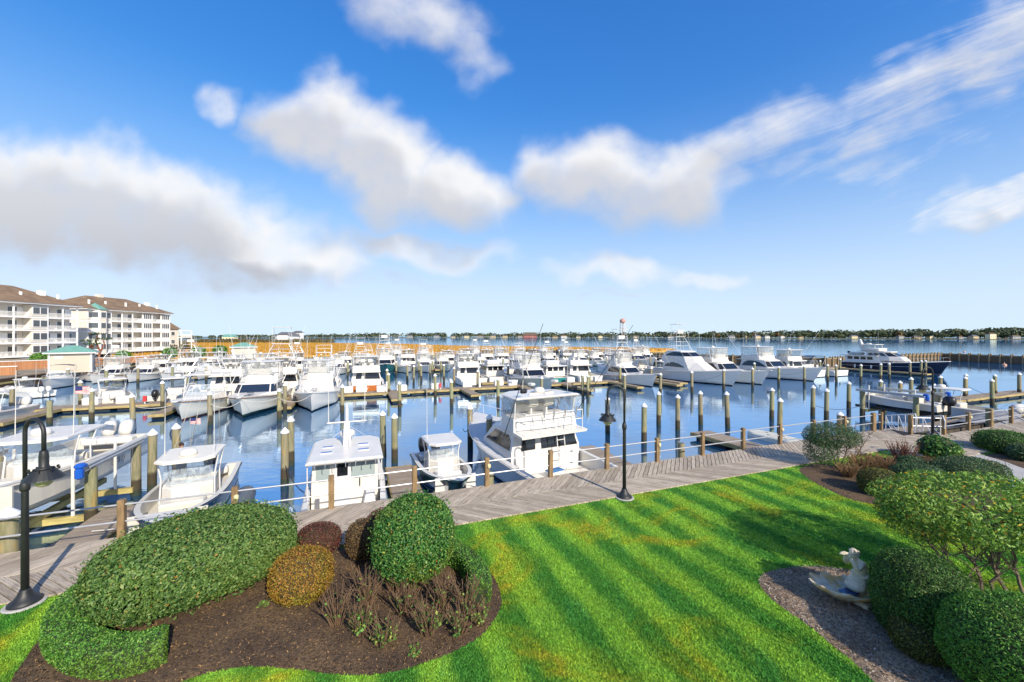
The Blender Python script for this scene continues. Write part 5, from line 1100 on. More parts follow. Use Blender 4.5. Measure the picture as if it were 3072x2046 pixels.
# ================================================================== other boat kinds
def express(label, L=10.5, B=3.7, hull=None, canvas=WHITE, tw=True, pulpit=True, group=None, name='express_boat', bimini=None):
    r = thing(name, label, 'boat', (0, 0, 0), 0, group); H = Hull(L, B, 1.6, .95, .42, .11, 2.4, 1.7, .4); H.build(r, hull or HW, WHITE, TEAK if tw else None)
    xa = H.x(.42); xf = xa + L * .16; w = H.b(.45) - .3; zd = H.deck_z(xa)
    MB().loft([[Vector((xa, -w, zd - .05)), Vector((xf + L * .2, -w * .45, zd + .1)), Vector((xf + L * .2, w * .45, zd + .1)), Vector((xa, w, zd - .05))], [Vector((xa, -w * .92, zd + .5)), Vector((xf + L * .12, -w * .38, zd + .38)), Vector((xf + L * .12, w * .38, zd + .38)), Vector((xa, w * .92, zd + .5))]]).build('trunk_cabin', WHITE, r)
    lo = [ring6(xa - .6, xa + .5, xf + .35, w * .95, w * .88, w * .5, zd + .45), ring6(xa - .6, xa + .1, xf - .5, w * .9, w * .8, w * .48, zd + 1.2)]
    for f in (0, 1, 2, 3, 4): MB().loft([[lo[0][f], lo[0][f + 1]], [lo[1][f], lo[1][f + 1]]], closed=False).build('windshield', ACRYL, r)
    mb = MB(); mb.tube(lo[1] , .025, 5); mb.build('windshield_frame', ALU, r)
    for f in (1, 2, 3, 4): MB().tube([lo[0][f], lo[1][f]], .025, 5).build('windshield_post', ALU, r)
    for y in (-.5, .5): seat(r, xa - .9, y, .45)
    zt = zd + 2.0
    if bimini:
        MB().loft([[Vector((xa - 1.9, y * w, zt - .1 + .18 * (1 - y * y))) for y in (-1, -.5, 0, .5, 1)], [Vector((xa + .2, y * w, zt - .12 + .2 * (1 - y * y))) for y in (-1, -.5, 0, .5, 1)]], closed=False).build('bimini', bimini, r)
        for sg in (-1, 1): MB().tube([(xa - 1.0, sg * w, zd), (xa - 1.9, sg * w, zt - .1)], .02, 5).build('top_support', ALU, r); MB().tube([(xa - 1.0, sg * w, zd), (xa + .2, sg * w, zt - .1)], .02, 5).build('top_support', ALU, r)
    else:
        MB().box((xa - .7, 0, zt), (2.4, w * 1.9, .09), 0, bev=.04).build('hardtop', canvas, r)
        for sx in (-1, 1):
            for sg in (-1, 1): MB().tube([(xa - .7 + sx * 1.0, sg * w * .98, zd), (xa - .7 + sx * .9, sg * w * .85, zt)], .03, 6).build('top_support', ALU, r)
        radome(r, xa - .5, 0, zt + .05, .26); antenna(r, xa - 1.5, .8, zt); antenna(r, xa - 1.5, -.8, zt)
        if tw:
            tower(r, xa - .6, zt, zt + 1.5, w * 1.5, w * .85, 1.6, .8, False)
            for sg in (-1, 1): outrigger(r, xa - .5, w, zd + .6, sg, L * .55, .5, .3)
    if pulpit: MB().box((H.x(1) + .1, 0, 1.66), (1.0, .42, .07), 0, bev=.03).build('pulpit', WHITE, r)
    bow_rail(r, H, .7, h=.5); SP[r.name] = H; return r
def trawler(label, L=10, B=3.5, hull=None, cab=WHITE, trim=WHITE, group=None, name='trawler'):
    r = thing(name, label, 'boat', (0, 0, 0), 0, group); H = Hull(L, B, 1.7, .9, .25, .06, 2.6, 1.5, .35); H.build(r, hull or HW, WHITE, trim)
    xa = H.x(.22); xf = xa + L * .42; w = H.b(.4) - .35; zd = H.deck_z(xa)
    lo, o = house('cabin', [(xa, xf - .3, xf + .2, w, w * .95, w * .6, zd - .1), (xa, xf - .3, xf + .1, w, w * .94, w * .6, zd + .6), (xa, xf - .5, xf - .15, w * .97, w * .9, w * .56, zd + 1.35)], cab, r)
    for f in (0, 4):
        for k in range(5): patch('side_window', lo, 1, f, (.05 + .19 * k, .05 + .19 * k + .14, .15, .85), GLASSK, r)
    for f in (1, 2, 3): patch('windshield', lo, 1, f, (.1, .9, .15, .85), GLASSK, r)
    for k in range(3): patch('aft_window', lo, 1, 5, (.08 + .3 * k, .32 + .3 * k, .1, .85), GLASSK, r)
    MB().loft([ring6(xa - .6, xf - .45, xf + .1, w * 1.03, w * .98, w * .62, zd + 1.35), ring6(xa - .6, xf - .45, xf + .1, w * 1.03, w * .98, w * .62, zd + 1.43)]).build('cabin_roof', WHITE, r)
    MB().box((xa + 1.6, 0, zd + 1.75), (1.6, w * 1.4, .6), 0, bev=.08).build('bridge', WHITE, r); antenna(r, xa + 1, .5, zd + 2); antenna(r, xa + 1, -.5, zd + 2); bow_rail(r, H, .5, h=.6); SP[r.name] = H; return r
def enclosed(label, L=15.5, B=4.9, hull=None, tw=True, group=None):
    r = thing('sportfishing_yacht', label, 'boat', (0, 0, 0), 0, group); H = Hull(L, B, 2.15, 1.25, .25, .12, 2.5, 1.8, .5); H.build(r, hull or HW, WHITE)
    xa = H.x(.24); w = H.b(.3) - .4; zd = H.deck_z(xa); xf = xa + L * .36
    lo, o = house('deckhouse', [(xa, xf - .2, xf + 2.6, w, w * .96, w * .5, zd - .1), (xa, xf - .8, xf + 1.3, w * .98, w * .93, w * .48, zd + .55), (xa + .1, xf - 1.4, xf - .2, w * .92, w * .85, w * .45, zd + 1.45), (xa - .6, xf - 1.5, xf - .4, w * .92, w * .83, w * .44, zd + 1.5), (xa - .3, xf - 1.8, xf - .9, w * .9, w * .8, w * .42, zd + 2.15), (xa + .5, xf - 2.7, xf - 2.2, w * .8, w * .7, w * .36, zd + 2.95), (xa + .7, xf - 3.0, xf - 2.6, w * .7, w * .6, w * .3, zd + 3.02)], WHITE, r)
    arc = [(.05, .1), (.88, .1), (.82, .35), (.65, .68), (.42, .85), (.22, .7), (.1, .4)]
    for f in (0, 4):
        u = arc if f == 0 else [(1 - a, b) for a, b in reversed(arc)]; patch('side_window', lo, 1, f, u, GLASSK, r); patch('bridge_window', lo, 4, f, [(.1, .1), (.99, .1), (.99, .8), (.5, .85), (.25, .6)] if f == 0 else [(.01, .1), (.9, .1), (.75, .6), (.5, .85), (.01, .8)], GLASSK, r)
    for f in (1, 2, 3): patch('bridge_window', lo, 4, f, (.02, .98, .12, .8), GLASSK, r)
    zt = zd + 3.02
    if tw: tower(r, (xa + xf) / 2 - 1.6, zt, zt + 2.1, w * 1.4, w * .7, 2.2, .9)
    else: radome(r, (xa + xf) / 2 - 1.5, .3, zt, .35); radome(r, (xa + xf) / 2 - 2, -.5, zt, .28)
    for sg in (-1, 1): outrigger(r, xa + 1.5, w, zd + 1.0, sg, L * .5, .4, .3)
    antenna(r, xa + 1.2, .9, zt, 3.4); antenna(r, xa + 1.2, -.9, zt, 3.4); SP[r.name] = H; return r
def motor_yacht(label):
    NV = hull_mat('navy_yacht_hull', (.01, .014, .03), (.5, .5, .5), (.3, .03, .03), .05, .12); L = 17.5
    r = thing('motor_yacht', label, 'boat'); H = Hull(L, 5.0, 2.7, 1.75, .02, .09, 2.8, 1.6, 1.2, .9, 2.2); H.build(r, NV, WHITE, WHITE, cockpit=False, rail_r=.06)
    for sg in (-1, 1): MB().tube([(H.x(t, .75), sg * (H.b(t) * .985 + .0) , .95 + .5 * t) for t in [k / 12 for k in range(11)]], .025, 5).build('hull_stripe', WHITE, r)
    xa = H.x(.06); w = 2.0; zd = 1.9
    lo, o = house('main_deckhouse', [(xa, xa + 6.2, xa + 7.0, w, w * .95, w * .6, zd - .3), (xa, xa + 6.2, xa + 6.9, w, w * .95, w * .6, zd + .35), (xa, xa + 6.0, xa + 6.5, w, w * .95, w * .6, zd + 1.25), (xa - 1.0, xa + 6.0, xa + 6.8, w * 1.08, w * 1.05, w * .6, zd + 1.3), (xa - 1.0, xa + 6.0, xa + 6.8, w * 1.08, w * 1.05, w * .6, zd + 1.42)], WHITE, r)
    for f in (0, 4):
        for k in range(4): patch('saloon_window', lo, 1, f, (.08 + .2 * k, .24 + .2 * k, .12, .82), GLASSK, r)
    x2 = xa + 3.8; lp, o2 = house('pilothouse', [(x2, x2 + 4.2, x2 + 6.4, w * .92, w * .88, w * .55, zd + .4), (x2, x2 + 4.0, x2 + 5.6, w * .92, w * .86, w * .54, zd + 1.2), (x2 + .1, x2 + 3.0, x2 + 3.9, w * .88, w * .8, w * .5, zd + 2.1), (x2 - 1.6, x2 + 3.2, x2 + 4.2, w * .95, w * .88, w * .55, zd + 2.15), (x2 - 1.6, x2 + 3.2, x2 + 4.2, w * .95, w * .88, w * .55, zd + 2.3)], WHITE, r)
    for f in (0, 4):
        for k in range(3): patch('pilothouse_window', lp, 1, f, (.12 + .29 * k, .36 + .29 * k, .15, .85), GLASSK, r)
    for f in (1, 2, 3): patch('windshield', lp, 1, f, (.05, .95, .12, .88), GLASSK, r)
    MB().box((x2 + .6, 0, zd + 2.65), (3.4, 3.0, .6), 0, bev=.15).build('flybridge', WHITE, r); MB().box((x2 + .2, 0, zd + 3.7), (3.0, 3.0, .12), 0, bev=.05).build('hardtop', WHITE, r)
    for sx, sy in ((-1.2, -1.3), (-1.2, 1.3), (1.3, -1.3), (1.3, 1.3)): MB().tube([(x2 + .2 + sx, sy, zd + 2.8), (x2 + .2 + sx * .9, sy, zd + 3.7)], .05, 6).build('top_support', WHITE, r)
    MB().loft([[Vector((x2 - 1.2 + a, b, zd + 2.3)) for a, b in ((-.3, -.5), (.3, -.5), (.3, .5), (-.3, .5))], [Vector((x2 - 2.0 + a, b, zd + 4.9)) for a, b in ((-.12, -.2), (.12, -.2), (.12, .2), (-.12, .2))]]).build('radar_arch', WHITE, r)
    radome(r, x2 - .2, 0, zd + 3.76, .38); radome(r, x2 - .9, .8, zd + 3.76, .3); MB().box((x2 - 1.75, 0, zd + 4.6), (.15, 1.3, .12), .3).build('radar_bar', WHITE, r)
    antenna(r, x2 + .9, 1.0, zd + 3.7, 4.2); antenna(r, x2 - 2.0, -.6, zd + 3.0, 5.0); bow_rail(r, H, .5, h=.7)
    MB().box((xa + 1.2, 0, zd + 1.7), (2.8, 1.3, .5), 0, bev=.2).build('tender', CREAM, r); outboard(r, xa - .3, 0, zd + 1.5, BLACK, .7)
    for k, x in enumerate((-5.5, -2.5)): MB().lathe([(0, -.4), (.14, -.36), (.16, 0), (.14, .36), (0, .4)], 10, (x, -2.55, .9)).build('fender', WHITE, r, True)
    SP[r.name] = H; return r
# ------------------------------------------------ middle row, bows towards the boardwalk
GREENHULL = hull_mat('green_boot_hull', (.64, .62, .56), (.012, .05, .04), (.01, .015, .015), .14, .3)
TANHULL = hull_mat('red_boot_hull', (.64, .62, .56), (.28, .09, .03), (.03, .02, .02), .06, .14)
GREYH = hull_mat('grey_green_hull', (.45, .5, .46), (.03, .03, .03)); TEALH = hull_mat('teal_hull', (.02, .20, .20), (.6, .6, .6), (.05, .02, .02)); TEALH2 = hull_mat('deep_teal_hull', (.01, .12, .13), (.6, .6, .6), (.03, .02, .02)); BLACKH = hull_mat('black_hull', (.012, .012, .014), (.5, .5, .5), (.2, .03, .03))
def at(x, y, h, L, r, yaw=0, z=WZ, tb=.03):            # bow stem at the waterline seen at this spot of the photograph
    p = G(x, y, WZ); s, t = toST(p); place(r, s, t + (h == -1 and 1 or -1) * L * (.5 - tb - .06), h, yaw); return r
m1 = express('white express boat with long bow pulpit and red boot stripe in the middle row', 10.5, 3.8, TANHULL); at(547, 1262, -1, 10.5, m1)
m2 = sportfish('white flybridge boat with blue tinted windshield and dark green boot stripe in the middle row', 11.8, 4.3, 1.75, 1.0, GREENHULL, BLUEGLASS, trim=TEAK, rail=False, rigs=True); at(730, 1254, -1, 11.8, m2)
m3 = sportfish('white flybridge boat with covered windshield and bow rail in the middle row', 11.0, 4.0, 1.8, 1.0, None, GLASSK, mask=True, rigs=True); at(936, 1236, -1, 11.0, m3)
m4 = sportfish('white flybridge boat with wide black windshield and pale green hull behind the hero flybridge boat', 11.5, 4.2, 1.7, 1.0, GREYH, GLASSK, rigs=True, rail=False); place(m4, 14.4, 33.6, -1)
y1 = enclosed('large white sportfishing yacht with enclosed bridge, black arc windows and a tower', 15.8, 4.9); at(2199, 1158, -1, 15.8, y1)
y2 = sportfish('large white flybridge boat with tan bridge panel berthed beside the enclosed bridge yacht', 14.0, 4.7, 2.0, 1.15, None, GLASSK, tw=False, rail=False, tf=1.15); at(2282, 1154, -1, 14.0, y2)
y3 = sportfish('long white flybridge boat with dark side windows and tall antennas near the breakwater', 15.5, 4.9, 2.1, 1.2, None, GLASSK, rail=False, tf=1.15, side_win='arc'); at(2438, 1144, -1, 15.5, y3)
y4 = sportfish('white flybridge boat with life ring and brown mullions moored stern-to behind the long boat', 12.5, 4.4, 1.9, 1.1, None, GLASSK, canvas=WHITE); place(y4, 60.5, 34.0, 1)
y5 = express('white cruiser with black folding top and swim platform moored near the breakwater', 12, 4.0, None, WHITE, False, False, bimini=NAVY); place(y5, 66.0, 33.5, 1)
ny = motor_yacht('navy hulled motor yacht with white pilothouse and radar arch along the finger dock'); at(2818, 1124, -1, 15.2, ny); ny.scale = (.87,) * 3
# ------------------------------------------------ boats on the far side of the main pier (sterns to it)
ORH = hull_mat('orange_transom_hull', (.42, .13, .03), (.7, .7, .7), (.03, .03, .03))
b = sportfish('flybridge boat with varnished orange transom moored stern-to at the main pier', 10.5, 4.0, 1.7, .95, ORH, GLASSK, rigs=False); place(b, -5.6, 39.6, 1)
def lettering(name, body, size, shear, mat, parent, loc, rot):
    c = bpy.data.curves.new(name, 'FONT'); c.body = body; c.size = size; c.extrude = .004; c.shear = shear; c.align_x = 'CENTER'
    o = bpy.data.objects.new(name, c); COL.objects.link(o); me = bpy.data.meshes.new_from_object(o.evaluated_get(bpy.context.evaluated_depsgraph_get())); bpy.data.objects.remove(o)
    me.materials.clear(); o = link(name, me, mat, parent); o.location = loc; o.rotation_euler = rot; return o
lettering('transom_name', 'LUCY', .42, 0, WHITE, b, (-5.29, .35, .45), (math.pi / 2, 0, -math.pi / 2))
lettering('hull_lettering', 'Grady', .42, .35, pm('lettering_grey', (.12, .12, .13), .4), lb, (-1.6, 1.47, .42), (math.pi / 2, 0, math.pi))
SG = 'boats moored stern-to on the far side of the main pier'
b = sportfish('white flybridge boat with tower behind the boat with the blue tinted windshield', 11.5, 4.1, tw=True, group=SG); place(b, -14.6, 40.5, 1)
b = sportfish('white tall flybridge boat with clear curtains behind the express boat', 11, 4.0, group=SG); place(b, -19.4, 40.0, 1)
b = express('white open boat with pipework tower beside the orange transom boat', 10.5, 3.7, None, WHITE, True, False, group=SG); place(b, -10.2, 39.6, 1)
b = console_boat('white centre console with dark front curtain behind the main pier', 8.5, 2.7, HW, WHITE, 2, WHITE, 1.2, .8, WHITE, 2.3, group=SG); place(b, -29.2, 37.8, 1, .5)
b = console_boat('white centre console with paired dark outboards close to the extinguisher', 8.0, 2.6, HW, WHITE, 2, BLACK, 1.2, .8, WHITE, 2.2, group=SG); place(b, -24.0, 38.2, 1)
b = console_boat('white open boat lying inside the corner finger of the main pier', 8.5, 2.7, HW, WHITE, 2, WHITE, 1.2, .8, WHITE, 2.2); place(b, -32.6, 28.0, -1)
b = trawler('teal hulled trawler with row of square cabin windows behind the main pier', 10.5, 3.6, TEALH); place(b, 19.2, 39.5, 1)
b = sportfish('white express style boat with black arc windows behind the main pier', 11.5, 4.0, side_win='arc', top=False, rigs=False, group=SG); place(b, 23.7, 40.2, 1)
b = sportfish('white boat with tall pipe tower next to the large enclosed bridge yacht', 11.5, 4.0, tw=True, group=SG, rail=False); place(b, 28.4, 32.6, -1)
b = sportfish('white flybridge boat with clear curtains behind the short dock stub', 11, 3.9, group=SG); place(b, 7.6, 42.5, 1)
b = trawler('white trawler with square windows moored beside the flybridge boat behind the dock stub', 9.5, 3.3, None, group=SG); place(b, 11.6, 43.0, 1)
b = express('white hardtop express boat between the dock stub and the teal trawler', 9.5, 3.4, None, WHITE, True, False, group=SG); place(b, 15.4, 42.6, 1)
b = sportfish('white flybridge boat with navy canvas top behind the dark edged finger dock', 10.5, 3.7, canvas=NAVY, group=SG); place(b, 33.5, 43.0, 1)
b = express('white cruiser with navy folding top tied behind the large yachts', 9.5, 3.4, None, WHITE, False, False, SG, bimini=NAVY); place(b, 38.0, 43.0, 1)
b = console_boat('small white centre console tied behind the large yachts', 7.5, 2.5, HW, WHITE, 2, WHITE, 1.2, .8, WHITE, 2.1, group=SG); place(b, 42.0, 41.6, 1)
# ------------------------------------------------ rear rows: a few kinds, copied
SECOND = 'boats in the second row of slips'; REAR = 'boats in the rear rows of slips'
kinds = {'T': sportfish('white sportfishing boat with tall pipe tower in the second row of slips', 12.0, 4.2, tw=True, group=SECOND), 'F': sportfish('white flybridge boat with clear curtains and bow rail in the second row of slips', 11.5, 4.1, group=SECOND, rigs=True),
         'K': sportfish('white flybridge boat with pale green hull and dark windshield in the second row of slips', 11.5, 4.1, hull=GREYH, group=SECOND), 'E': express('white express boat with hardtop and outriggers in the second row of slips', 10, 3.6, group=SECOND, pulpit=False),
         'B': express('white cruiser with navy blue folding top in the second row of slips', 10, 3.5, None, WHITE, False, False, SECOND, bimini=NAVY), 'C': console_boat('white centre console with T-top in the second row of slips', 8.0, 2.6, HW, WHITE, 2, WHITE, 1.2, .8, WHITE, 2.2, group=SECOND),
         'W': trawler('white trawler with square cabin windows in the second row of slips', 10.5, 3.6, None, group=SECOND)}
used = set()
def put(k, s, t, h, rear=False, yaw=0):
    o = kinds[k]
    if k in used: o = clone(o)
    else: used.add(k)
    if rear: o['label'] = kinds[k]['label'].replace('second row of slips', 'rear rows of slips'); o['group'] = REAR
    place(o, s + random.uniform(-.2, .2), t + random.uniform(-.6, .6), h, yaw + random.gauss(0, .02)); sc_ = random.uniform(.76, .9); o.scale = (sc_,) * 3; return o
row = 'B E K F T F W T K E T F C F E B F T K F'.split()
for i, k in enumerate(['T', 'F', 'E', 'B', 'F', 'K', 'C', 'W', 'F', 'T', 'F', 'E', 'T', 'K', 'F', 'W', 'E', 'F', 'C', 'T', 'B', 'F', 'K', 'E', 'F', 'T']):
    s = -40.0 + 3.75 * i
    if abs(s + 2.0) < 2.3: continue
    put(k, s, 61.8, -1)
gb = sportfish('white flybridge boat with deep teal hull and black windshield in the second row', 11.5, 3.9, 1.85, 1.05, TEALH2, GLASSK, tw=True, rail=False); place(gb, -2.0, 62.0, -1)
bb = sportfish('white topped boat with black hull in the second row of slips', 11.5, 4.0, hull=BLACKH); place(bb, 56.8, 62.4, -1)
for i, k in enumerate(['F', 'T', 'K', 'E', 'F', 'T', 'C', 'F', 'B', 'T', 'F', 'E', 'F', 'K', 'T', 'F', 'E', 'F', 'W', 'T', 'F', 'K', 'F']):
    s = -38.5 + 4.2 * i; put(k, s, 74.5, 1, True)
for i, k in enumerate(['E', 'T', 'F', 'C', 'T', 'F', 'E', 'F', 'T']):
    s = -4 + 7.2 * i; put(k, s, 96.0, -1, True)
put('B', -42.5, 56.5, -1, False, .35); put('E', -43.0, 63.5, -1, False, .5); put('C', -40.0, 46.0, 1, False, .9)
# ---- rear pilings on the slip lines
for i in range(28):
    p = ST(-41.8 + 3.75 * i, 55.9 + random.uniform(-.5, .5)); piling(p.x, p.y, 1.2 + random.uniform(-.15, .15))
for i in range(24):
    p = ST(-40.5 + 4.2 * i, 81.5 + random.uniform(-.6, .6)); piling(p.x, p.y, 1.2 + random.uniform(-.2, .2))
for i in range(22):
    p = ST(-41 + 6.2 * i * .85, 91.5 + random.uniform(-.6, .6)); piling(p.x, p.y, 1.1 + random.uniform(-.2, .3))
for i in range(22):
    p = ST(-42 + 5.4 * i, 107.6); piling(p.x, p.y, 1.3 + random.uniform(-.2, .3))
# ---- mooring lines
def mooring(a, b, sag, mat, label, r=.018):
    a, b = Vector(a), Vector(b); pts = [a.lerp(b, k / 10) - Vector((0, 0, sag * 4 * (k / 10) * (1 - k / 10))) for k in range(11)]; o = MB().tube(pts, r, 5).build('mooring_line', mat); tag(o, label, 'rope', 'mooring lines'); return o
def bowp(r, sg=0, t=.97): H = SP[r.name]; return place_pt(r, Vector((H.x(t), sg * H.b(t), H.zs(t))))
def place_pt(r, v): return Matrix.Translation(r.location) @ Matrix.Rotation(r.rotation_euler.z, 4, 'Z') @ v
def pp_(x, y, dz=-.5): d = F * (CAMZ - 1.2) / (y / 3 - VH); return Vector(((x / 3 - 512) / F * d, d, 1.2 + dz))
mooring(bowp(m2, 1), pp_(631, 1174, -.9), .5, ROPE_W, 'white mooring line sagging from the blue windshield boat to its left piling')
mooring(bowp(m2, -1), pp_(838, 1164, -.7), .35, ROPE_W, 'white mooring line from the blue windshield boat to its right piling')
mooring(bowp(m3, 1), pp_(838, 1164, -.8), .5, ROPE_W, 'long white mooring line from the covered windshield boat to the shared piling')
mooring(bowp(m1, 1), pp_(400, 1180, -.9), .3, ROPE_W, 'white mooring line from the express boat pulpit to the left piling')
mooring(place_pt(h, Vector((3.2, 1.7, 1.3))), pp_(1411, 1214, -1.0), .35, ROPE_B, 'dark mooring line between the flybridge boat bow and the capped piling')
mooring(place_pt(h, Vector((-1.0, 1.95, 1.1))), pp_(1466, 1242, -1.4), .5, ROPE_B, 'dark mooring line drooping from the flybridge boat side to the nearer piling')
mooring(place_pt(cb, Vector((1.5, -1.3, .8))), pp_(1150, 1232, -1.3), .15, ROPE_B, 'dark mooring line from the cabin boat to the right hand piling')
mooring(place_pt(cb, Vector((-1.5, 1.35, .7))), pp_(854, 1282, -1.6), .25, ROPE_B, 'dark mooring line from the cabin boat to the left hand piling')
mooring(pp_(2898, 1121, -1.2), pp_(2977, 1136, -1.6), .15, ROPE_B, 'blue grey rope slung between the paired outer pilings'); mooring(pp_(2977, 1136, -1.6), pp_(3058, 1117, -1.9), .2, ROPE_B, 'blue grey rope running on to the last outer piling')
mooring(pp_(2438, 1155, -1.6), pp_(2594, 1160, -1.4), .4, ROPE_B, 'dark rope slung from the rope draped piling to the lift post')
mooring(bowp(y1, 1, .8), pp_(2076, 1112, -1.2), .3, ROPE_B, 'dark mooring line from the enclosed bridge yacht to its piling'); mooring(bowp(y3, 1, .85), pp_(2336, 1098, -1.0), .5, ROPE_B, 'dark mooring line sagging along the long flybridge boat')
for sg, ps in ((1, (-14.2, 3.0)), (-1, (-9.6, .2))): mooring(bowp(b2, sg, .9), ST(ps[0], ps[1], -.8), .1, ROPE_W, 'white bow line from the navy centre console to the %s' % ('finger dock' if sg == 1 else 'boardwalk'))
mooring(bowp(b4, -1, .9), ST(-1.0, .1, -.3), .15, ROPE_W, 'white bow line from the small dark green hulled boat to the boardwalk')
# grey inflatable fender beside the navy boat
fd = thing('fender', 'large grey inflatable fender floating beside the navy centre console', 'fender', place_pt(b2, Vector((.6, 1.75, .1))), b2.rotation_euler.z)
MB().loft([[Vector((x, r_ * math.cos(a), .12 + r_ * math.sin(a))) for a in [2 * math.pi * k / 14 for k in range(14)]] for x, r_ in ((-1.25, .05), (-1.2, .25), (-1.0, .33), (1.0, .33), (1.2, .25), (1.25, .05))]).build('tube', pm('fender_grey', (.10, .115, .13), .45), fd, True)
# ================================================================== left shore: bulkhead, terrace, hut and condominiums
SAND = pm('terrace_ground', (.30, .24, .16), .95, .3, .3, .2, 8)
land = MB().prism(stpoly([(-47.2, 38), (-47.2, 100), (-60, 112), (-260, 140), (-260, -20), (-95, -20), (-80, 20)], 0), -3.2, .0).build('shore_terrace', SAND); tag(land, kind='structure')
BKW = pm('bulkhead_boards', (.16, .09, .05), .9, .35, 1.5, stretch=(1, 1, .4))
bk = thing('bulkhead', 'brown vertical board bulkhead below the hut and terrace', 'bulkhead', ST(-47, 69, WZ), BA + math.pi / 2)
me = MB().box((0, 0, 0), (.58, .1, 1.7)).mesh('board'); me.materials.append(BKW)
for k in range(104):
    o = bpy.data.objects.new('board', me); COL.objects.link(o); o.parent = bk; o.location = (-31 + .6 * k, random.uniform(-.02, .02), .45)
MB().box((0, -.1, .75), (62, .18, .22)).build('waler', YELW, bk); MB().box((0, .3, 1.36), (62, 1.2, .12)).build('cap_walk', DOCKTOP, bk)
for k in range(20):
    o = bpy.data.objects.new('rail_post', MB().box((0, 0, .5), (.14, .14, 1.0)).mesh('rail_post')); o.data.materials.append(POSTW); COL.objects.link(o); o.parent = bk; o.location = (6 + 1.3 * k, .5, 1.4)
MB().box((18.5, .5, 2.35), (25, .06, .1)).build('hand_rail', POSTW, bk)
# hut
SIDING = pm('hut_siding', (.50, .44, .36), .8); t, b = nodes_of(SIDING); oc = t.new('ShaderNodeTexCoord').outputs['Object']; z = t.sep(oc)[2]; f = t.math('FRACT', t.math('DIVIDE', z, .14)); t.l.new(t.mix(t.math('LESS_THAN', f, .12), (.50, .44, .36), (.33, .28, .22)), b.inputs['Base Color'])
GREENR = pm('green_metal_roof', (.16, .34, .27), .45, .1, 2); TRIM = pm('white_trim', (.72, .70, .66), .6)
def hut(loc, rz, label, w=3.6, d=2.8, h=2.7, sign=False):
    r = thing('dock_hut', label, 'hut', loc, rz); MB().box((0, 0, h / 2), (w, d, h)).build('wall', SIDING, r)
    for sx in (-1, 1):
        for sy in (-1, 1): MB().box((sx * w / 2, sy * d / 2, h / 2), (.2, .2, h + .02)).build('corner_board', TRIM, r)
    rw, rd = w / 2 + .55, d / 2 + .55
    MB().loft([[Vector((x * rw, y * rd, h)) for x, y in ((-1, -1), (1, -1), (1, 1), (-1, 1))], [Vector((x * rw, y * rd, h + .16)) for x, y in ((-1, -1), (1, -1), (1, 1), (-1, 1))]]).build('fascia', TRIM, r)
    MB().loft([[Vector((x * rw * 1.02, y * rd * 1.02, h + .16)) for x, y in ((-1, -1), (1, -1), (1, 1), (-1, 1))], [Vector((x * .5, y * .05, h + 1.1)) for x, y in ((-1, -1), (1, -1), (1, 1), (-1, 1))]]).build('roof', GREENR, r)
    if sign: MB().box((-w * .28, -d / 2 - .03, h * .8), (.8, .04, .38)).build('sign_board', WHITE, r)
    MB().box((w / 2 + .02, -.2, h * .42), (.05, .9, h * .84)).build('door', TRIM, r)
    wn = MB().box((w / 2 + .02, .8, h * .6), (.06, .7, .9)).build('window', TRIM, r); MB().box((w / 2 + .05, .8, h * .6), (.03, .55, .75)).build('pane', GLASSK, wn)
    return r
hut((-62.9, 57.0, .05), math.radians(40), 'small beige hut with green hipped roof and a notice board on the bulkhead', sign=True, w=4.0)
p = G(610, 1085); hut((-62, 92, .1), math.radians(35), 'second small hut with pale green roof by the end of the bulkhead', 4.2, 3.0, 2.5)
# brick planters
BRICKM = pm('brick_planter', (.36, .16, .07), .85); t, b = nodes_of(BRICKM); br = t.new('ShaderNodeTexBrick'); br.inputs['Color1'].default_value = (.42, .19, .08, 1); br.inputs['Color2'].default_value = (.33, .14, .06, 1); br.inputs['Mortar'].default_value = (.35, .28, .2, 1); br.inputs['Scale'].default_value = 2.2; t.l.new(t.new('ShaderNodeTexCoord').outputs['Object'], br.inputs['Vector']); t.l.new(br.outputs[0], b.inputs['Base Color'])
for (a, bb_, hh, lab) in (((-79, 56), (-74, 66), 1.3, 'long orange brick planter wall behind the beige hut'), ((-76, 68), (-72, 80), 1.2, 'orange brick planter wall beside the curved dark trunks'), ((-70, 50), (-66.5, 53.5), 1.1, 'low orange brick wall at the terrace edge left of the hut')):
    A_, B_ = Vector((*a, 0)), Vector((*bb_, 0)); c = (A_ + B_) / 2; L = (B_ - A_).length
    r = thing('planter_wall', lab, 'wall', (c.x, c.y, 0), math.atan2(B_.y - A_.y, B_.x - A_.x)); MB().box((0, 0, hh / 2), (L, .5, hh)).build('brickwork', BRICKM, r); MB().box((0, 0, hh + .05), (L + .1, .62, .1)).build('coping', TRIM, r)
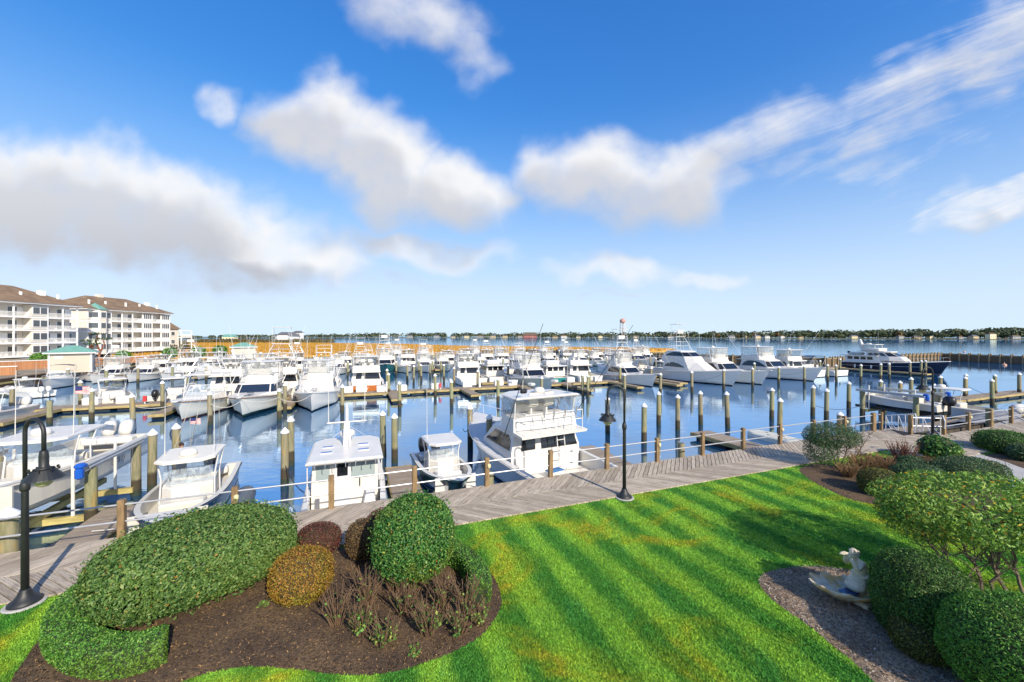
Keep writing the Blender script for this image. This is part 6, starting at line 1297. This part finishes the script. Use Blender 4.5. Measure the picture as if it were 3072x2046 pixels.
# curved trunks with flat tufts
tr = thing('windswept_tree', 'small windswept tree with curved red brown trunks and flat dark tufts before the condominium', 'tree', (-83.5, 80, 0)); TRK = pm('red_trunk', (.22, .08, .04), .8)
for k, (x, y, hgt) in enumerate(((-1.2, 0, 4.2), (.0, .3, 5.6), (1.3, -.2, 4.6), (-.3, -.6, 3.6))):
    MB().tube([(x * .5, y, -.1), (x * .9 + .4 * math.sin(k * 2), y, hgt * .4), (x + .5 * math.cos(k * 3), y, hgt * .75), (x * 1.2, y, hgt)], .22, 7, .1).build('trunk', TRK, tr)
    p, g = super_pts(260, 1.5, 1.3, .16, 2, -1); np_mesh('crown', leaf_quads(p + np.array([x * 1.2, y, hgt + .05]), g, .5, .4, .5), 4, JUNI, tr, RNG.random(len(p)))
for k, (x, y, r_) in enumerate(((-84, 71, 1.3), (-82, 84, 1.2), (-80, 93, 1.4), (-78, 99, 1.5), (-77, 105, 1.6), (-76, 112, 1.8))):
    shrub('terrace_shrub', 'rounded green shrub on the terrace in front of the condominiums', (x, y, 0), (r_, r_, r_ * .9), r_ * .8, BOX, 1500, .28, 0, 2.2, .8, 'terrace shrubs', trunk=False)
# condominiums (local x runs along the facade, -y faces the harbour)
WSID = pm('beige_siding', (.70, .645, .55), .8, .06, .5); WHT = pm('white_balcony', (.85, .84, .81), .6)
PANE = pm('house_pane', (.09, .10, .11), .12, spec=.7)
ROOFL = pm('brown_roof', (.22, .145, .085), .9, .25, .6, .3, 6)
def rail_mesh(w, h=1.0):
    mb = MB(); mb.box((0, 0, h), (w, .07, .08)); mb.box((0, 0, .12), (w, .06, .08)); n = int(w / .2)
    for k in range(n + 1): mb.box((-w / 2 + w * k / n, 0, h / 2), (.05, .04, h - .1))
    return mb.mesh('railing')
def condo(label, org, rz, bays, bw, dep=14, floors=4, fh=3.05, z0=.55, bal=2.1, endwin=True, turret=False):
    r = thing('condominium', label, 'building', org, rz); n = len(bays); Ln = n * bw; H = floors * fh + z0
    MB().box((Ln / 2, dep / 2, H / 2), (Ln, dep, H)).build('wall', WSID, r)
    rm = rail_mesh(bw - .2); rm.materials.append(WHT); pmx = MB().box((0, 0, fh / 2 - .16), (.24, .24, fh - .32)).mesh('column'); pmx.materials.append(WHT)
    wf = MB().box((0, 0, 0), (1.5, .1, 1.7)).mesh('window'); wf.materials.append(WHT); wp = MB().box((0, -.06, 0), (1.28, .04, 1.48)).mesh('pane'); wp.materials.append(PANE)
    df = MB().box((0, 0, 0), (1.9, .1, 2.3)).mesh('door'); df.materials.append(WHT); dp = MB().box((0, -.06, -.02), (1.66, .04, 2.1)).mesh('pane'); dp.materials.append(PANE)
    def put_(name, me, loc, par, rzz=0): o = bpy.data.objects.new(name, me); COL.objects.link(o); o.parent = par; o.location = loc; o.rotation_euler = (0, 0, rzz); return o
    for f in range(floors):
        z = z0 + f * fh
        MB().box((Ln / 2, -bal / 2 - .01, z - .1), (Ln, bal, .32)).build('balcony_slab', WHT, r)
        for k, kd in enumerate(bays):
            x = (k + .5) * bw
            if kd == 'b':
                o = put_('railing', rm, (x, -bal + .08, z + .06), r); o['kind'] = 'stuff'
                put_('column', pmx, (x - bw / 2, -bal + .12, z + .06), r)
                d = put_('door', df, (x - .4, -.03, z + 1.2), r); put_('pane', dp, (0, 0, 0), d)
                if (k + f) % 3 == 0: put_('partition', MB().box((0, -bal / 2, 1.35), (.15, bal - .3, 2.6)).mesh('partition') if False else wf, (x + bw * .36, -.03, z + 1.5), r)
            elif kd == 'w':
                MB().box((x, -bal / 2, z + fh / 2 - .02), (bw - .02, bal - .06, fh - .3)).build('enclosed_bay', WSID, r)
                for dx_ in (-.75, .75): wn = put_('window', wf, (x + dx_, -bal - .0, z + 1.55), r); put_('pane', wp, (0, 0, 0), wn)
            elif kd == 's':
                MB().box((x, -bal / 2, z + .5), (bw - .02, bal - .04, 1.0)).build('sunroom_base', WHT, r)
                for dx_ in (-1.05, -.35, .35, 1.05): wn = put_('window', MB().box((0, 0, 0), (.66, .1, 1.7)).mesh('window') , (x + dx_, -bal + .05, z + 1.9), r); wn.data.materials.append(WHT); pn = put_('pane', MB().box((0, -.06, 0), (.5, .03, 1.5)).mesh('pane'), (0, 0, 0), wn); pn.data.materials.append(PANE)
                put_('column', pmx, (x - bw / 2, -bal + .12, z + .06), r)
        put_('column', pmx, (Ln, -bal + .12, z + .06), r)
        if endwin:
            for y in (3, 7.5):
                wn = put_('window', wf, (-.04, y, z + 1.6), r, -math.pi / 2); put_('pane', wp, (0, 0, 0), wn)
    MB().box((Ln / 2, dep / 2 - bal / 2, H + .12), (Ln + 1.4, dep + bal + 1.4, .3)).build('cornice', WHT, r)
    y0, y1, x0, x1 = -bal - .9, dep + .9, -.9, Ln + .9; ym = (y0 + y1) / 2
    rf = MB().loft([[Vector(p) for p in ((x0, y0, H + .28), (x1, y0, H + .28), (x1, y1, H + .28), (x0, y1, H + .28))], [Vector(p) for p in ((x0 + 8, ym - .1, H + 4.6), (x1 - 8, ym - .1, H + 4.6), (x1 - 8, ym + .1, H + 4.6), (x0 + 8, ym + .1, H + 4.6))]]).build('roof', ROOFL, r)
    for k in range(5): x = 2.5 + (Ln - 5) * k / 4; MB().box((x, y0 + 3.2 + .8 * (k % 2), H + 2.3), (.35, .35, 1.3)).build('vent', WHT, rf)
    ch = MB().box((Ln * .42, ym, H + 4.7), (1.5, 1.2, 1.2)).build('chimney', WSID, rf); MB().box((Ln * .86, ym - 4, H + 2.9), (1.2, 1.0, 1.6)).build('chimney', WHT, rf)
    if turret:
        oc_ = [(3.2 + 2.4 * math.cos(a), -bal * .4 + 2.6 * math.sin(a)) for a in [math.pi / 8 + math.pi / 4 * k for k in range(8)]]
        tt_ = MB().prism(oc_, 0, H + .1).build('turret', WSID, r); MB().loft([[Vector((x * 1.0 + (x - 3.2) * .15, y + (y + bal * .4) * .15, H + .1)) for x, y in oc_], [Vector((3.2 + (x - 3.2) * .03, -bal * .4 + (y + bal * .4) * .03, H + 2.0)) for x, y in oc_]]).build('turret_roof', GREENR, r)
        for f in range(floors):
            for a in (-math.pi / 2, -math.pi / 4, -3 * math.pi / 4):
                R2 = 2.45; wn = put_('window', wf, (3.2 + R2 * .93 * math.cos(a), -bal * .4 + R2 * math.sin(a), z0 + f * fh + 1.6), r, a + math.pi / 2); put_('pane', wp, (0, 0, 0), wn)
    return r
condo('four storey beige condominium with white balconies and brown hipped roof on the left shore', (-115, 70.5, 0), math.pi / 2, 'bbbbbbbwbb', 3.3)
condo('four storey condominium with green capped corner turret and sunrooms behind the first block', (-121.5, 112.0, 0), math.pi / 2 - .02, 'wwbbbsbs', 3.3, 15, turret=True)
h3 = thing('gabled_house', 'small beige gabled house with a white raised deck past the condominiums', 'house', (-133, 150, 0), math.pi / 2 - .1)
MB().box((4, 4, 4), (8, 8, 8)).build('wall', WSID, h3); MB().loft([[Vector(p) for p in ((-.5, -.6, 8), (8.5, -.6, 8), (8.5, 8.6, 8), (-.5, 8.6, 8))], [Vector(p) for p in ((-.5, 4, 10.5), (8.5, 4, 10.5), (8.5, 4.1, 10.5), (-.5, 4.1, 10.5))]]).build('roof', ROOFL, h3)
for x, z in ((2, 6.2), (2, 3), (5.5, 6.2), (5.5, 3)): wn = MB().box((x, -.03, z), (1.6, .1, 1.6)).build('window', WHT, h3); MB().box((x, -.09, z), (1.35, .04, 1.35)).build('pane', PANE, wn)
MB().box((10.5, 1, 4.6), (5, 4, .3)).build('deck', WHT, h3); MB().box((10.5, -.9, 5.4), (5, .1, 1.0)).build('deck_rail', WHT, h3); MB().box((10.5, 1, 7.3), (5, 4, .25)).build('deck_roof', WHT, h3)
for x in (8.3, 12.8): MB().box((x, -.8, 3.6), (.3, .3, 7.2)).build('deck_post', WHT, h3)

# ================================================================== marsh
MARSH = pm('marsh_soil', (.34, .17, .03), .95); t, b = nodes_of(MARSH); oc = t.new('ShaderNodeTexCoord').outputs['Object']; n = t.noise(t.vmath('MULTIPLY', oc, (.5, 1.6, 1)), .06, 5, .6)
t.l.new(t.mix(t.maprange(n, .35, .65), (.5, .27, .045), (.36, .19, .04)), b.inputs['Base Color'])
mpts = [G(470, 1072, -.9), G(1000, 1064, -.9), G(1350, 1058, -.9), G(1650, 1054, -.9), G(1985, 1052, -.9), G(1990, 1048.5, -.9), G(1700, 1044, -.9), G(1380, 1040, -.9), G(1220, 1034, -.9), G(1000, 1031, -.9), G(800, 1028, -.9), G(650, 1024, -.9), G(350, 1022, -.9), G(250, 1050, -.9)]
mpts = smooth_poly(mpts, 4); mo = MB().prism([(p.x, p.y) for p in mpts], -2.2, -.9).build('marsh', MARSH); tag(mo, kind='structure')
poly = [(p.x, p.y) for p in mpts]; N = 300000; mx = RNG.uniform(-260, 70, N); my = RNG.uniform(110, 420, N); k = inpoly(mx, my, poly) & (RNG.random(N) < np.minimum(1, (150 / my) ** 1.5)) & (np.abs(mx / my) < 1.2); mx, my = mx[k][:70000], my[k][:70000]; n_ = len(mx)
w = .25 + RNG.random(n_) * .25; hh = .5 + RNG.random(n_) * .55; V = np.zeros((n_, 3, 3)); V[:, 0] = np.stack([mx - w, my, np.full(n_, -.95)], 1); V[:, 1] = np.stack([mx + w, my + RNG.normal(0, .2, n_), np.full(n_, -.95)], 1); V[:, 2] = np.stack([mx + RNG.normal(0, .2, n_), my, -.9 + hh], 1)
REED = leaf_mat('reed', [(0, (.3, .15, .02)), (.5, (.5, .27, .045)), (1, (.62, .38, .08))], (.38, .24, .05), .03, .8, .2)
o = np_mesh('marsh_grass', V.reshape(-1, 3), 3, REED, None, RNG.random(n_)); tag(o, 'golden orange marsh grass behind the rear pier', 'marsh grass', kind='stuff')
# ================================================================== far shore
FARL = pm('far_ground', (.12, .12, .07), .95, .4, .02)
def dfar(x): return float(np.interp(x, [-400, 300, 700, 1500, 2200, 3072, 3800], [420, 700, 1500, 1250, 900, 720, 680]))
def fp(x, extra=0): d = dfar(x) + extra; return Vector(((x / 3 - 512) / F * d, d, 0))
xs = list(range(-1200, 4600, 100)); near = [fp(x) for x in xs]; far = [fp(x, 500) for x in reversed(xs)]
sh = MB().prism([(p.x, p.y) for p in near + far], -2, -.4).build('far_shore', FARL); tag(sh, kind='structure')
def tree_mesh(seed, h, spread, nclump, leafs):
    rg = np.random.default_rng(seed); Ps = []; Ns = []
    for c in range(nclump):
        a = rg.random() * 6.28; rr = spread * math.sqrt(rg.random()) * .75; zc = h * (.45 + .4 * rg.random()) * (1 - .25 * rr / spread); rad = spread * (.28 + .2 * rg.random())
        u = unit(rg.normal(size=(leafs, 3))); Ps.append(np.array([rr * math.cos(a), rr * math.sin(a), zc]) + u * rad * np.array([1, 1, .8]) * (.75 + .25 * rg.random((leafs, 1)))); Ns.append(u)
    p = np.vstack(Ps); g = np.vstack(Ns); return p, g
def far_leaf(nm, a, b, c): return leaf_mat(nm, [(0, a), (.6, b), (1, c)], None, 1, .8, .1)
FL = [far_leaf('far_leaf_green', (.05, .075, .03), (.10, .13, .05), (.16, .17, .07)), far_leaf('far_leaf_olive', (.08, .08, .03), (.15, .14, .05), (.22, .19, .08)), far_leaf('far_leaf_rust', (.12, .08, .03), (.22, .14, .05), (.28, .2, .08)), far_leaf('far_leaf_dark', (.04, .06, .035), (.075, .10, .05), (.12, .14, .07))]
TNAMES = ['green', 'olive', 'rusty autumn', 'dark green']
protos = []
for k in range(4):
    p, g = tree_mesh(k + 3, 15, 7.5, 12, 46); np.random.seed(k); V = leaf_quads(p, g, 2.0, .8, .5); ob = np_mesh('crown', V, 4, FL[k], None, RNG.random(len(p))); tk = MB().tube([(0, 0, -.5), (.3, .2, 5), (0, 0, 9)], .45, 6, .2).build('trunk', BARK); protos.append((ob, tk))
first = [True] * 4
def far_tree(x, extra, k, sc, zs=1.0):
    q = fp(x, extra); r = thing('shore_tree', 'round %s tree along the far shore' % TNAMES[k], 'tree', (q.x, q.y, -.4), random.random() * 6, '%s trees on the far shore' % TNAMES[k]); r.scale = (sc * random.uniform(.9, 1.2), sc, sc * zs)
    for ob in protos[k]:
        if first[k]: c = ob
        else: c = ob.copy(); COL.objects.link(c)
        c.parent = r
    first[k] = False
x = 1450
while x < 3500:
    k = random.choices((0, 1, 2, 3), (4, 3, 1.2, 3))[0]; base = float(np.interp(x, [1450, 1900, 2150, 2600, 3072], [.62, .62, .85, .95, 1.05])); far_tree(x, random.uniform(12, 70), k, base * random.uniform(.7, 1.15)); x += random.uniform(11, 24)
# the more distant belt reads as one mass
Ps, Ns = [], []
for i in range(1500):
    x = random.uniform(-1100, 4400); d = dfar(x) * random.uniform(1.04, 1.25); X = (x / 3 - 512) / F * d; hgt = float(np.interp(x, [-1000, 200, 620, 700, 900, 1100, 1500, 2100, 2600, 3100], [5, 5, 6, 9, 10, 15, 15, 15, 17, 19])) * random.uniform(.55, 1.1) * d / dfar(x)
    u = unit(RNG.normal(size=(34, 3))); u[:, 2] = np.abs(u[:, 2]); Ps.append(np.array([X, d, -.4 + hgt * .25]) + u * np.array([hgt * .9, hgt * .6, hgt * .75])); Ns.append(u)
p = np.vstack(Ps); g = np.vstack(Ns); o = np_mesh('far_woodland', leaf_quads(p, g, 5.5, .8, .5), 4, FL[3], None, RNG.random(len(p))); tag(o, 'low dark belt of woodland along the far horizon', 'woodland', kind='stuff')
# scrub on the left behind the marsh
Ps, Ns = [], []
for i in range(500):
    x = random.uniform(420, 1000); yv = random.uniform(1020, 1029) if x > 560 else random.uniform(1026, 1058); q = G(x, yv, -.6); hgt = random.uniform(1.2, 3.0)
    u = unit(RNG.normal(size=(26, 3))); u[:, 2] = np.abs(u[:, 2]); Ps.append(np.array([q.x, q.y, -.6]) + u * np.array([hgt * 1.6, hgt * 1.2, hgt])); Ns.append(u)
p = np.vstack(Ps); g = np.vstack(Ns); o = np_mesh('marsh_scrub', leaf_quads(p, g, 1.1, .7, .5), 4, far_leaf('scrub_leaf', (.07, .05, .02), (.16, .11, .04), (.10, .14, .04)), None, RNG.random(len(p))); tag(o, 'brown green scrub along the back of the marsh', 'scrub', kind='stuff')
# far houses
HC = [pm('far_white', (.6, .59, .56), .7), pm('far_tan', (.55, .44, .27), .8), pm('far_grey', (.36, .36, .36), .8), pm('far_cream', (.68, .58, .36), .8), pm('far_red', (.33, .12, .1), .8)]
HN = ['white', 'tan', 'grey', 'cream', 'dark red']; RC = [ROOFB, pm('far_roof_grey', (.12, .12, .13), .8), GREENR]
def far_house(x, extra, w, hgt, k, rk, lab=None, dist=None):
    q = fp(x, extra)
    if dist: q = Vector(((x / 3 - 512) / F * dist, dist, 0))
    r = thing('shore_house', lab or 'small %s waterfront house among the far shore trees' % HN[k], 'house', (q.x, q.y, -.4), random.uniform(-.3, .3), None if lab else '%s houses on the far shore' % HN[k])
    MB().box((0, 0, hgt / 2), (w, w * .6, hgt)).build('wall', HC[k], r)
    MB().loft([[Vector((a * w * .55, b * w * .36, hgt)) for a, b in ((-1, -1), (1, -1), (1, 1), (-1, 1))], [Vector((a * w * .4, b * .1, hgt + w * .22)) for a, b in ((-1, -1), (1, -1), (1, 1), (-1, 1))]]).build('roof', RC[rk], r)
    n = max(2, int(w / 4))
    for i in range(n):
        for f in range(max(1, int(hgt / 3.2))): wn = MB().box((-w / 2 + w * (i + .5) / n, -w * .3 - .03, 1.8 + 3 * f), (1.3, .1, 1.5)).build('window', GLASSK, r)
random.seed(11)
for x in (1230, 1310, 1360, 1400, 1440, 1480, 1515, 1560, 1665, 1690, 1735, 1800, 1905, 2010, 2195, 2240, 2270, 2300, 2345, 2400, 2560, 2700, 2750, 2790, 2880, 2920, 3045):
    k = random.choice((0, 1, 1, 2, 2, 3)); far_house(x, random.uniform(8, 30), random.uniform(8, 15) * (1 if x > 1900 else 1.3), random.choice((3.5, 5, 5)), k, random.choice((0, 1, 1)))
far_house(1590, 8, 40, 8, 4, 0, 'long dark red waterside building left of the water tower'); far_house(2972, 4, 13, 9, 3, 0, 'tall cream gabled house on the far shore at right'); far_house(690, 0, 16, 4.5, 3, 2, 'yellow building with green roof beyond the marsh', 560); far_house(862, 0, 24, 5.5, 0, 1, 'flat white building beyond the marsh', 520); far_house(895, 0, 11, 10, 0, 1, 'tall white block beyond the marsh', 530)
# water tower
q = fp(1868, 60); wt_ = thing('water_tower', 'white legged water tower with rusty pink tank on the far shore', 'tower', (q.x, q.y, 0)); sc = q.y / 1000
PINK = pm('tank_pink', (.52, .27, .22), .6, .25, .15); MB().lathe([(.5, 36), (4, 37), (6.6, 39.5), (7.2, 42.5), (6.6, 45), (4, 47.6), (.5, 48.8)], 20).build('tank', PINK, wt_, True); MB().lathe([(1.1, 0), (1.0, 36.5)], 10).build('riser', WHITE, wt_, True)
for k in range(6): a = k * math.pi / 3; MB().tube([(9 * math.cos(a), 9 * math.sin(a), 0), (6.3 * math.cos(a), 6.3 * math.sin(a), 39)], .45, 6).build('leg', pm('tower_paint', (.72, .70, .68), .6), wt_)
for z in (12, 24): MB().lathe([(8.3 - z * .07, z), (8.5 - z * .07, z + .3), (8.3 - z * .07, z + .6)], 6).build('brace_ring', pm('tower_red', (.5, .2, .14), .6), wt_)
for k in range(2): MB().lathe([(.3, 0), (.25, 2.2)], 8, (0, 0, 48.5)).build('finial', WHITE, wt_) if k == 0 else None
wt_.scale = (sc * 1.0,) * 3
# ================================================================== breakwater
BRKD = pm('breakwater_board', (.13, .085, .045), .9, .35, .8, stretch=(1, 1, .4)); BRKP = pm('breakwater_post', (.30, .22, .12), .9, .3, 2)
def breakwater(A, B, label, step=1.9):
    A, B = Vector((*A, 0)), Vector((*B, 0)); L = (B - A).length; c = (A + B) / 2; r = thing('breakwater', label, 'breakwater', (c.x, c.y, WZ), math.atan2(B.y - A.y, B.x - A.x)); n = int(L / step)
    pmh = MB().box((0, 0, .1), (step - .05, .16, 3.6)).mesh('panel'); pmh.materials.append(BRKD); ph = MB().lathe([(.16, -1), (.15, 2.15), (.1, 2.2)], 8).mesh('post'); ph.materials.append(BRKP)
    for k in range(n):
        x = -L / 2 + L * (k + .5) / n; o = bpy.data.objects.new('panel', pmh); COL.objects.link(o); o.parent = r; o.location = (x, random.uniform(-.02, .02), 0)
        for sg in (-1, 1): o = bpy.data.objects.new('post', ph); COL.objects.link(o); o.parent = r; o.location = (x + step / 2, sg * .26, random.uniform(-.06, .06))
    MB().box((0, -.1, 1.7), (L, .1, .2)).build('waler', BRKP, r); MB().box((0, .1, 1.7), (L, .1, .2)).build('waler', BRKP, r)
breakwater((1, 138), (66, 84), 'dark timber breakwater wall behind the big white boats'); breakwater((66.3, 84), (114.5, 106.5), 'sunlit tan timber breakwater wall behind the navy motor yacht'); breakwater((115, 106.5), (121, 60), 'shaded breakwater wall with pale posts at the basin entrance')
# buoys
def buoy(x, y, lab):
    q = G(x, y, WZ); r = thing('buoy', lab, 'buoy', (q.x, q.y, WZ)); MB().lathe([(0, -.3), (.3, -.2), (.4, .05), (.3, .3), (0, .42)], 12).build('float', pm('buoy_orange', (.6, .3, .18), .5), r, True); MB().tube([(0, 0, .4), (0, 0, .7)], .04, 6).build('eye', STEEL, r)
buoy(2893, 1056, 'round pale buoy on the open water beyond the breakwater'); buoy(3013, 1096, 'round pinkish buoy inside the basin entrance')
for x, y in ((3017, 1028), (3035, 1029)):
    q = G(x, y, WZ); r = thing('channel_marker', 'slim dark channel marker post standing in the open bay', 'marker', (q.x, q.y, WZ), 0, 'channel markers'); MB().tube([(0, 0, -1), (0, 0, 5.5)], .35, 6).build('post', BARK, r); MB().box((0, 0, 5), (1.2, .2, 1.2)).build('board', BLACK, r)
